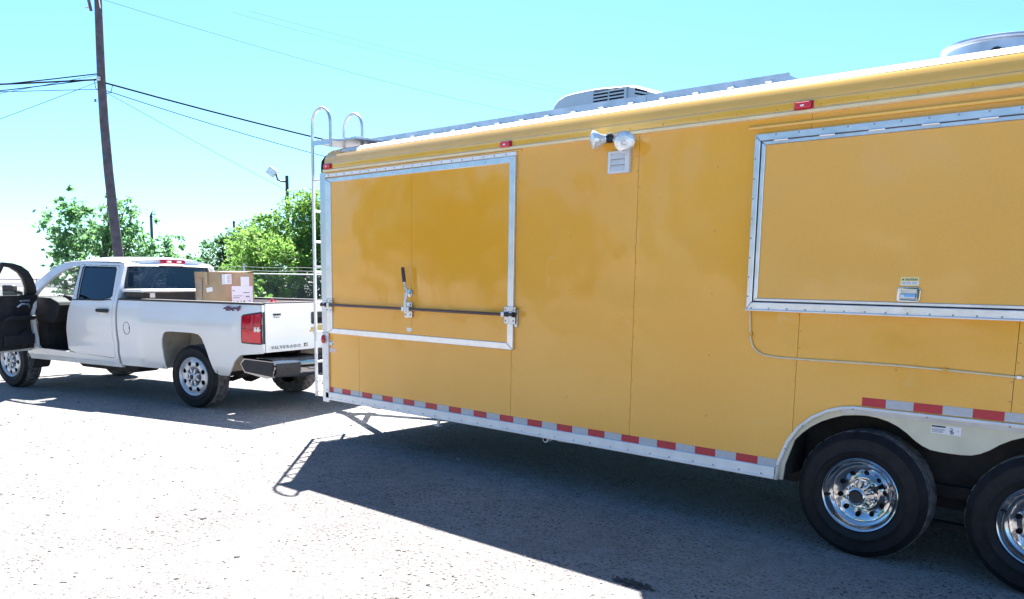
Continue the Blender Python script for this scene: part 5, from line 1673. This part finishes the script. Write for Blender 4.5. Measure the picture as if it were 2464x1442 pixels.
# ------------------------------------------------------------------ trees
def tree(name, label, base, blobs, leaf, n, m, trunk_h=1.6, tr=.12, group=None, shape=1.8, seed=1, sprigs=0, clump=.32, cat='tree'):
    """blobs: list of (dx, dy, z, rx, rz) masses of foliage; leaves sit in clumps through them"""
    r = random.Random(seed)
    t = thing(name, label, cat, base, group=group)
    tips = []
    clumps = []
    tot = sum(bx[3] ** 2 * bx[4] for bx in blobs)
    b = MB()
    for (dx, dy, z, rx, rz) in blobs:
        k = max(5, int(n / 38 * rx * rx * rz / tot))
        for i in range(k):
            while True:
                p = Vector((r.uniform(-1, 1), r.uniform(-1, 1), r.uniform(-1, 1)))
                if p.length < 1 and r.random() < .25 + p.length:
                    break
            p *= 1 + .14 * math.sin(5 * p.x + seed) * math.cos(4 * p.z + seed)
            clumps.append((Vector((dx + p.x * rx, dy + p.y * rx, z + p.z * rz)), clump * r.uniform(.5, 1.25)))
    for i in range(sprigs):
        bx = r.choice(blobs)
        a = r.uniform(0, 6.28); e = r.uniform(-.3, 1.2)
        q = Vector((math.cos(a) * math.cos(e), math.sin(a) * math.cos(e), math.sin(e)))
        clumps.append((Vector((bx[0] + q.x * bx[3] * r.uniform(1.0, 1.28), bx[1] + q.y * bx[3] * r.uniform(1, 1.28), bx[2] + q.z * bx[4] * r.uniform(1.0, 1.22))), clump * .42))
    vs, fs = [], []
    for (c, cr) in clumps:
        nl = int(r.uniform(22, 54) * min(1, (cr / clump) ** 1.4 + .1))
        for j in range(nl):
            p = c + Vector((r.gauss(0, .5), r.gauss(0, .5), r.gauss(0, .42))) * cr
            s = leaf * r.uniform(.55, 1.3)
            a = Vector((r.gauss(0, 1), r.gauss(0, 1), r.gauss(0, .7))).normalized()
            bb = a.cross(Vector((r.gauss(0, 1), r.gauss(0, 1), r.gauss(0, 1)))).normalized()
            o = len(vs)
            vs += [p - a * s * shape * .5, p + bb * s * .5, p + a * s * shape * .5 + Vector((0, 0, -.15 * s)), p - bb * s * .5]
            fs.append((o, o + 1, o + 2, o + 3))
    me = MB(); me.v = [tuple(v) for v in vs]; me.f = fs
    # trunk and limbs
    bm_ = MB()
    top = Vector((r.uniform(-.2, .2), r.uniform(-.2, .2), trunk_h))
    bm_.tube([(0, 0, -.05), top * .5 + Vector((r.uniform(-.08, .08), 0, 0)), top], [tr, tr * .85, tr * .7], 9)
    for c, cr in r.sample(clumps, min(len(clumps), 26)):
        mid = top.lerp(c, .5) + Vector((r.uniform(-.2, .2), r.uniform(-.2, .2), r.uniform(.0, .3)))
        bm_.tube([top - Vector((0, 0, .1)), mid, c], [tr * .42, tr * .22, tr * .06], 5)
    bm_.build('trunk', M_bark, t, smooth=60)
    mesh = bpy.data.meshes.new('crown'); mesh.from_pydata(me.v, [], me.f); mesh.materials.append(m)
    o = bpy.data.objects.new('crown', mesh); C.objects.link(o); o.parent = t
    return t


tree('broadleaf_tree', 'loose green tree with ragged leafy sprigs behind the leaning pole', (-30.0, 7.6, 0),
     [(-.95, -.85, 3.0, .85, .95), (-.6, -.5, 4.0, .62, .62), (.05, .05, 3.2, .9, .9), (-.3, -.3, 2.2, 1.35, .8), (-.95, -.85, 1.25, .85, .7), (.2, .2, 1.25, 1.2, .8), (.55, .5, 3.95, .45, .75), (1.0, .95, 2.55, .75, .7), (1.55, 1.4, 2.0, .7, .55), (2.1, 1.9, 1.7, .7, .5), (1.05, .95, 3.45, .5, .6), (1.75, 1.55, 2.6, .5, .5)], .105, 8600, L_blue, 1.5, .13, seed=3, sprigs=46, clump=.30)
tree('bushy_tree', 'pale green feathery tree just behind the fence by the cardboard box', (-25.4, 11.2, 0),
     [(0, 0, 2.5, .95, .75), (-.5, -.3, 2.0, .8, .7), (.45, .45, 2.0, .9, .8), (.0, .1, 1.2, 1.3, .8)], .06, 12000, L_light, 1.0, .10, seed=5, sprigs=14, clump=.24, shape=2.4)
tree('dark_tree', 'dark green spreading tree left of the pale feathery one', (-30.8, 13.0, 0),
     [(.15, .2, 3.05, .75, .5), (-.45, -.4, 2.6, .6, .38), (.6, .6, 2.6, .95, .65), (-.85, -.75, 2.15, .55, .3), (.9, .9, 3.3, .6, .5), (.3, .3, 1.9, 1.2, .6)], .085, 7000, L_dark, 1.3, .14, seed=8, sprigs=20, clump=.26)
tree('tall_tree', 'tallest light green tree beside the trailer ladder, below the lamp post', (-26.3, 13.5, 0),
     [(-.15, -.25, 4.25, .55, .55), (.45, .25, 4.35, .7, .5), (-.60, -.80, 3.55, .62, .6), (-1.05, -1.35, 3.25, .6, .55), (-1.3, -1.6, 2.6, .7, .6), (.35, .3, 3.5, 1.0, .9), (-.65, -.85, 2.75, .8, .7), (.3, .3, 2.4, 1.2, .9), (1.2, 1.1, 3.4, .9, 1.2)], .068, 21000, L_light, 1.8, .15, seed=11, sprigs=24, clump=.26, shape=2.3)
tree('shade_tree', 'deep green bush filling the gap low behind the fence, beside the ladder', (-24.6, 13.6, 0),
     [(0, 0, 1.5, 1.1, .8), (-1.3, -1.2, 1.2, 1.0, .8), (.9, .8, 1.6, 1.1, .9), (.1, .1, .7, 1.6, .6), (2.0, 1.9, 1.3, 1.2, 1.0), (-1.2, -1.1, .6, 1.2, .5)], .075, 14000, L_dark, .7, .10, seed=14, sprigs=6, clump=.28)
tree('leafy_weed', 'small bright leafy shoots growing through the chain-link fence', (-21.5, 8.45, 0),
     [(0, 0, 1.25, .34, .24), (.3, .28, .9, .4, .3), (-.2, -.2, .6, .4, .4)], .10, 700, L_light, .5, .02, seed=17, sprigs=6, clump=.14, cat='plant')
tree('small_bush', 'low grey green bush at the far left beyond the truck bonnet', (-36.5, 4.9, 0),
     [(0, 0, .7, .6, .4), (.5, .4, .8, .5, .4)], .07, 900, L_blue, .4, .04, seed=19, clump=.2, cat='bush')
tree('hazy_tree', 'pale grey green tree top showing just right of the truck cab', (-36.6, 13.6, 0),
     [(0, 0, 1.9, .8, .5), (.6, .5, 1.6, .8, .6)], .09, 1600, L_blue, 1.0, .10, seed=23, sprigs=4, clump=.28)

# ------------------------------------------------------------------ unseen scenery added behind the camera to darken reflections in chrome and enamel
r_ = random.Random(77)
mb = MB()
for (x, y, hgt, w) in ((-34, -15, 5.5, 2.6), (-26, -19, 6.5, 3.0), (-18, -17, 5.0, 2.6), (-11, -21, 7.0, 3.2), (-4, -18, 5.2, 2.6), (3.5, -22, 6.5, 3.0)):
    mb.tube([(x, y, 0), (x + .2, y, hgt * .6)], [.2, .1], 7)
    for k in range(1500):
        q = Vector((r_.gauss(0, 1), r_.gauss(0, 1), r_.gauss(0, 1))).normalized() * r_.random() ** .4
        p = Vector((x + q.x * w * 1.2, y + q.y * w, hgt * .58 + q.z * hgt * .42))
        a = Vector((r_.gauss(0, 1), r_.gauss(0, 1), r_.gauss(0, 1))).normalized() * .3
        b2 = a.orthogonal().normalized() * .2
        mb.add([p - a, p + b2, p + a, p - b2], [(0, 1, 2, 3)])
tag(mb.build('unseen_trees', L_dark), 'dark line of trees across the lot, added unseen to darken reflections in the yellow side', kind='stuff')
BN = thing('unseen_shed', 'long brown timber shed added unseen across the lot to darken reflections', 'unseen_shed', (7, -17, 0), R(8))
MB().box(-7, 7, -6, 0, 0, 3.4).build('shed_wall', M_wood, BN)
MB().prism([(.6, 3.3), (-3, 4.9), (-6.6, 3.3), (-6.6, 3.42), (-3, 5.05), (.6, 3.42)], lambda a, z, d: (d, a, z), -7.5, 7.5).build('shed_roof', M_steelroof, BN)
MB().box(-2, 1.2, .01, .06, .0, 2.8).build('shed_door', M_under, BN)
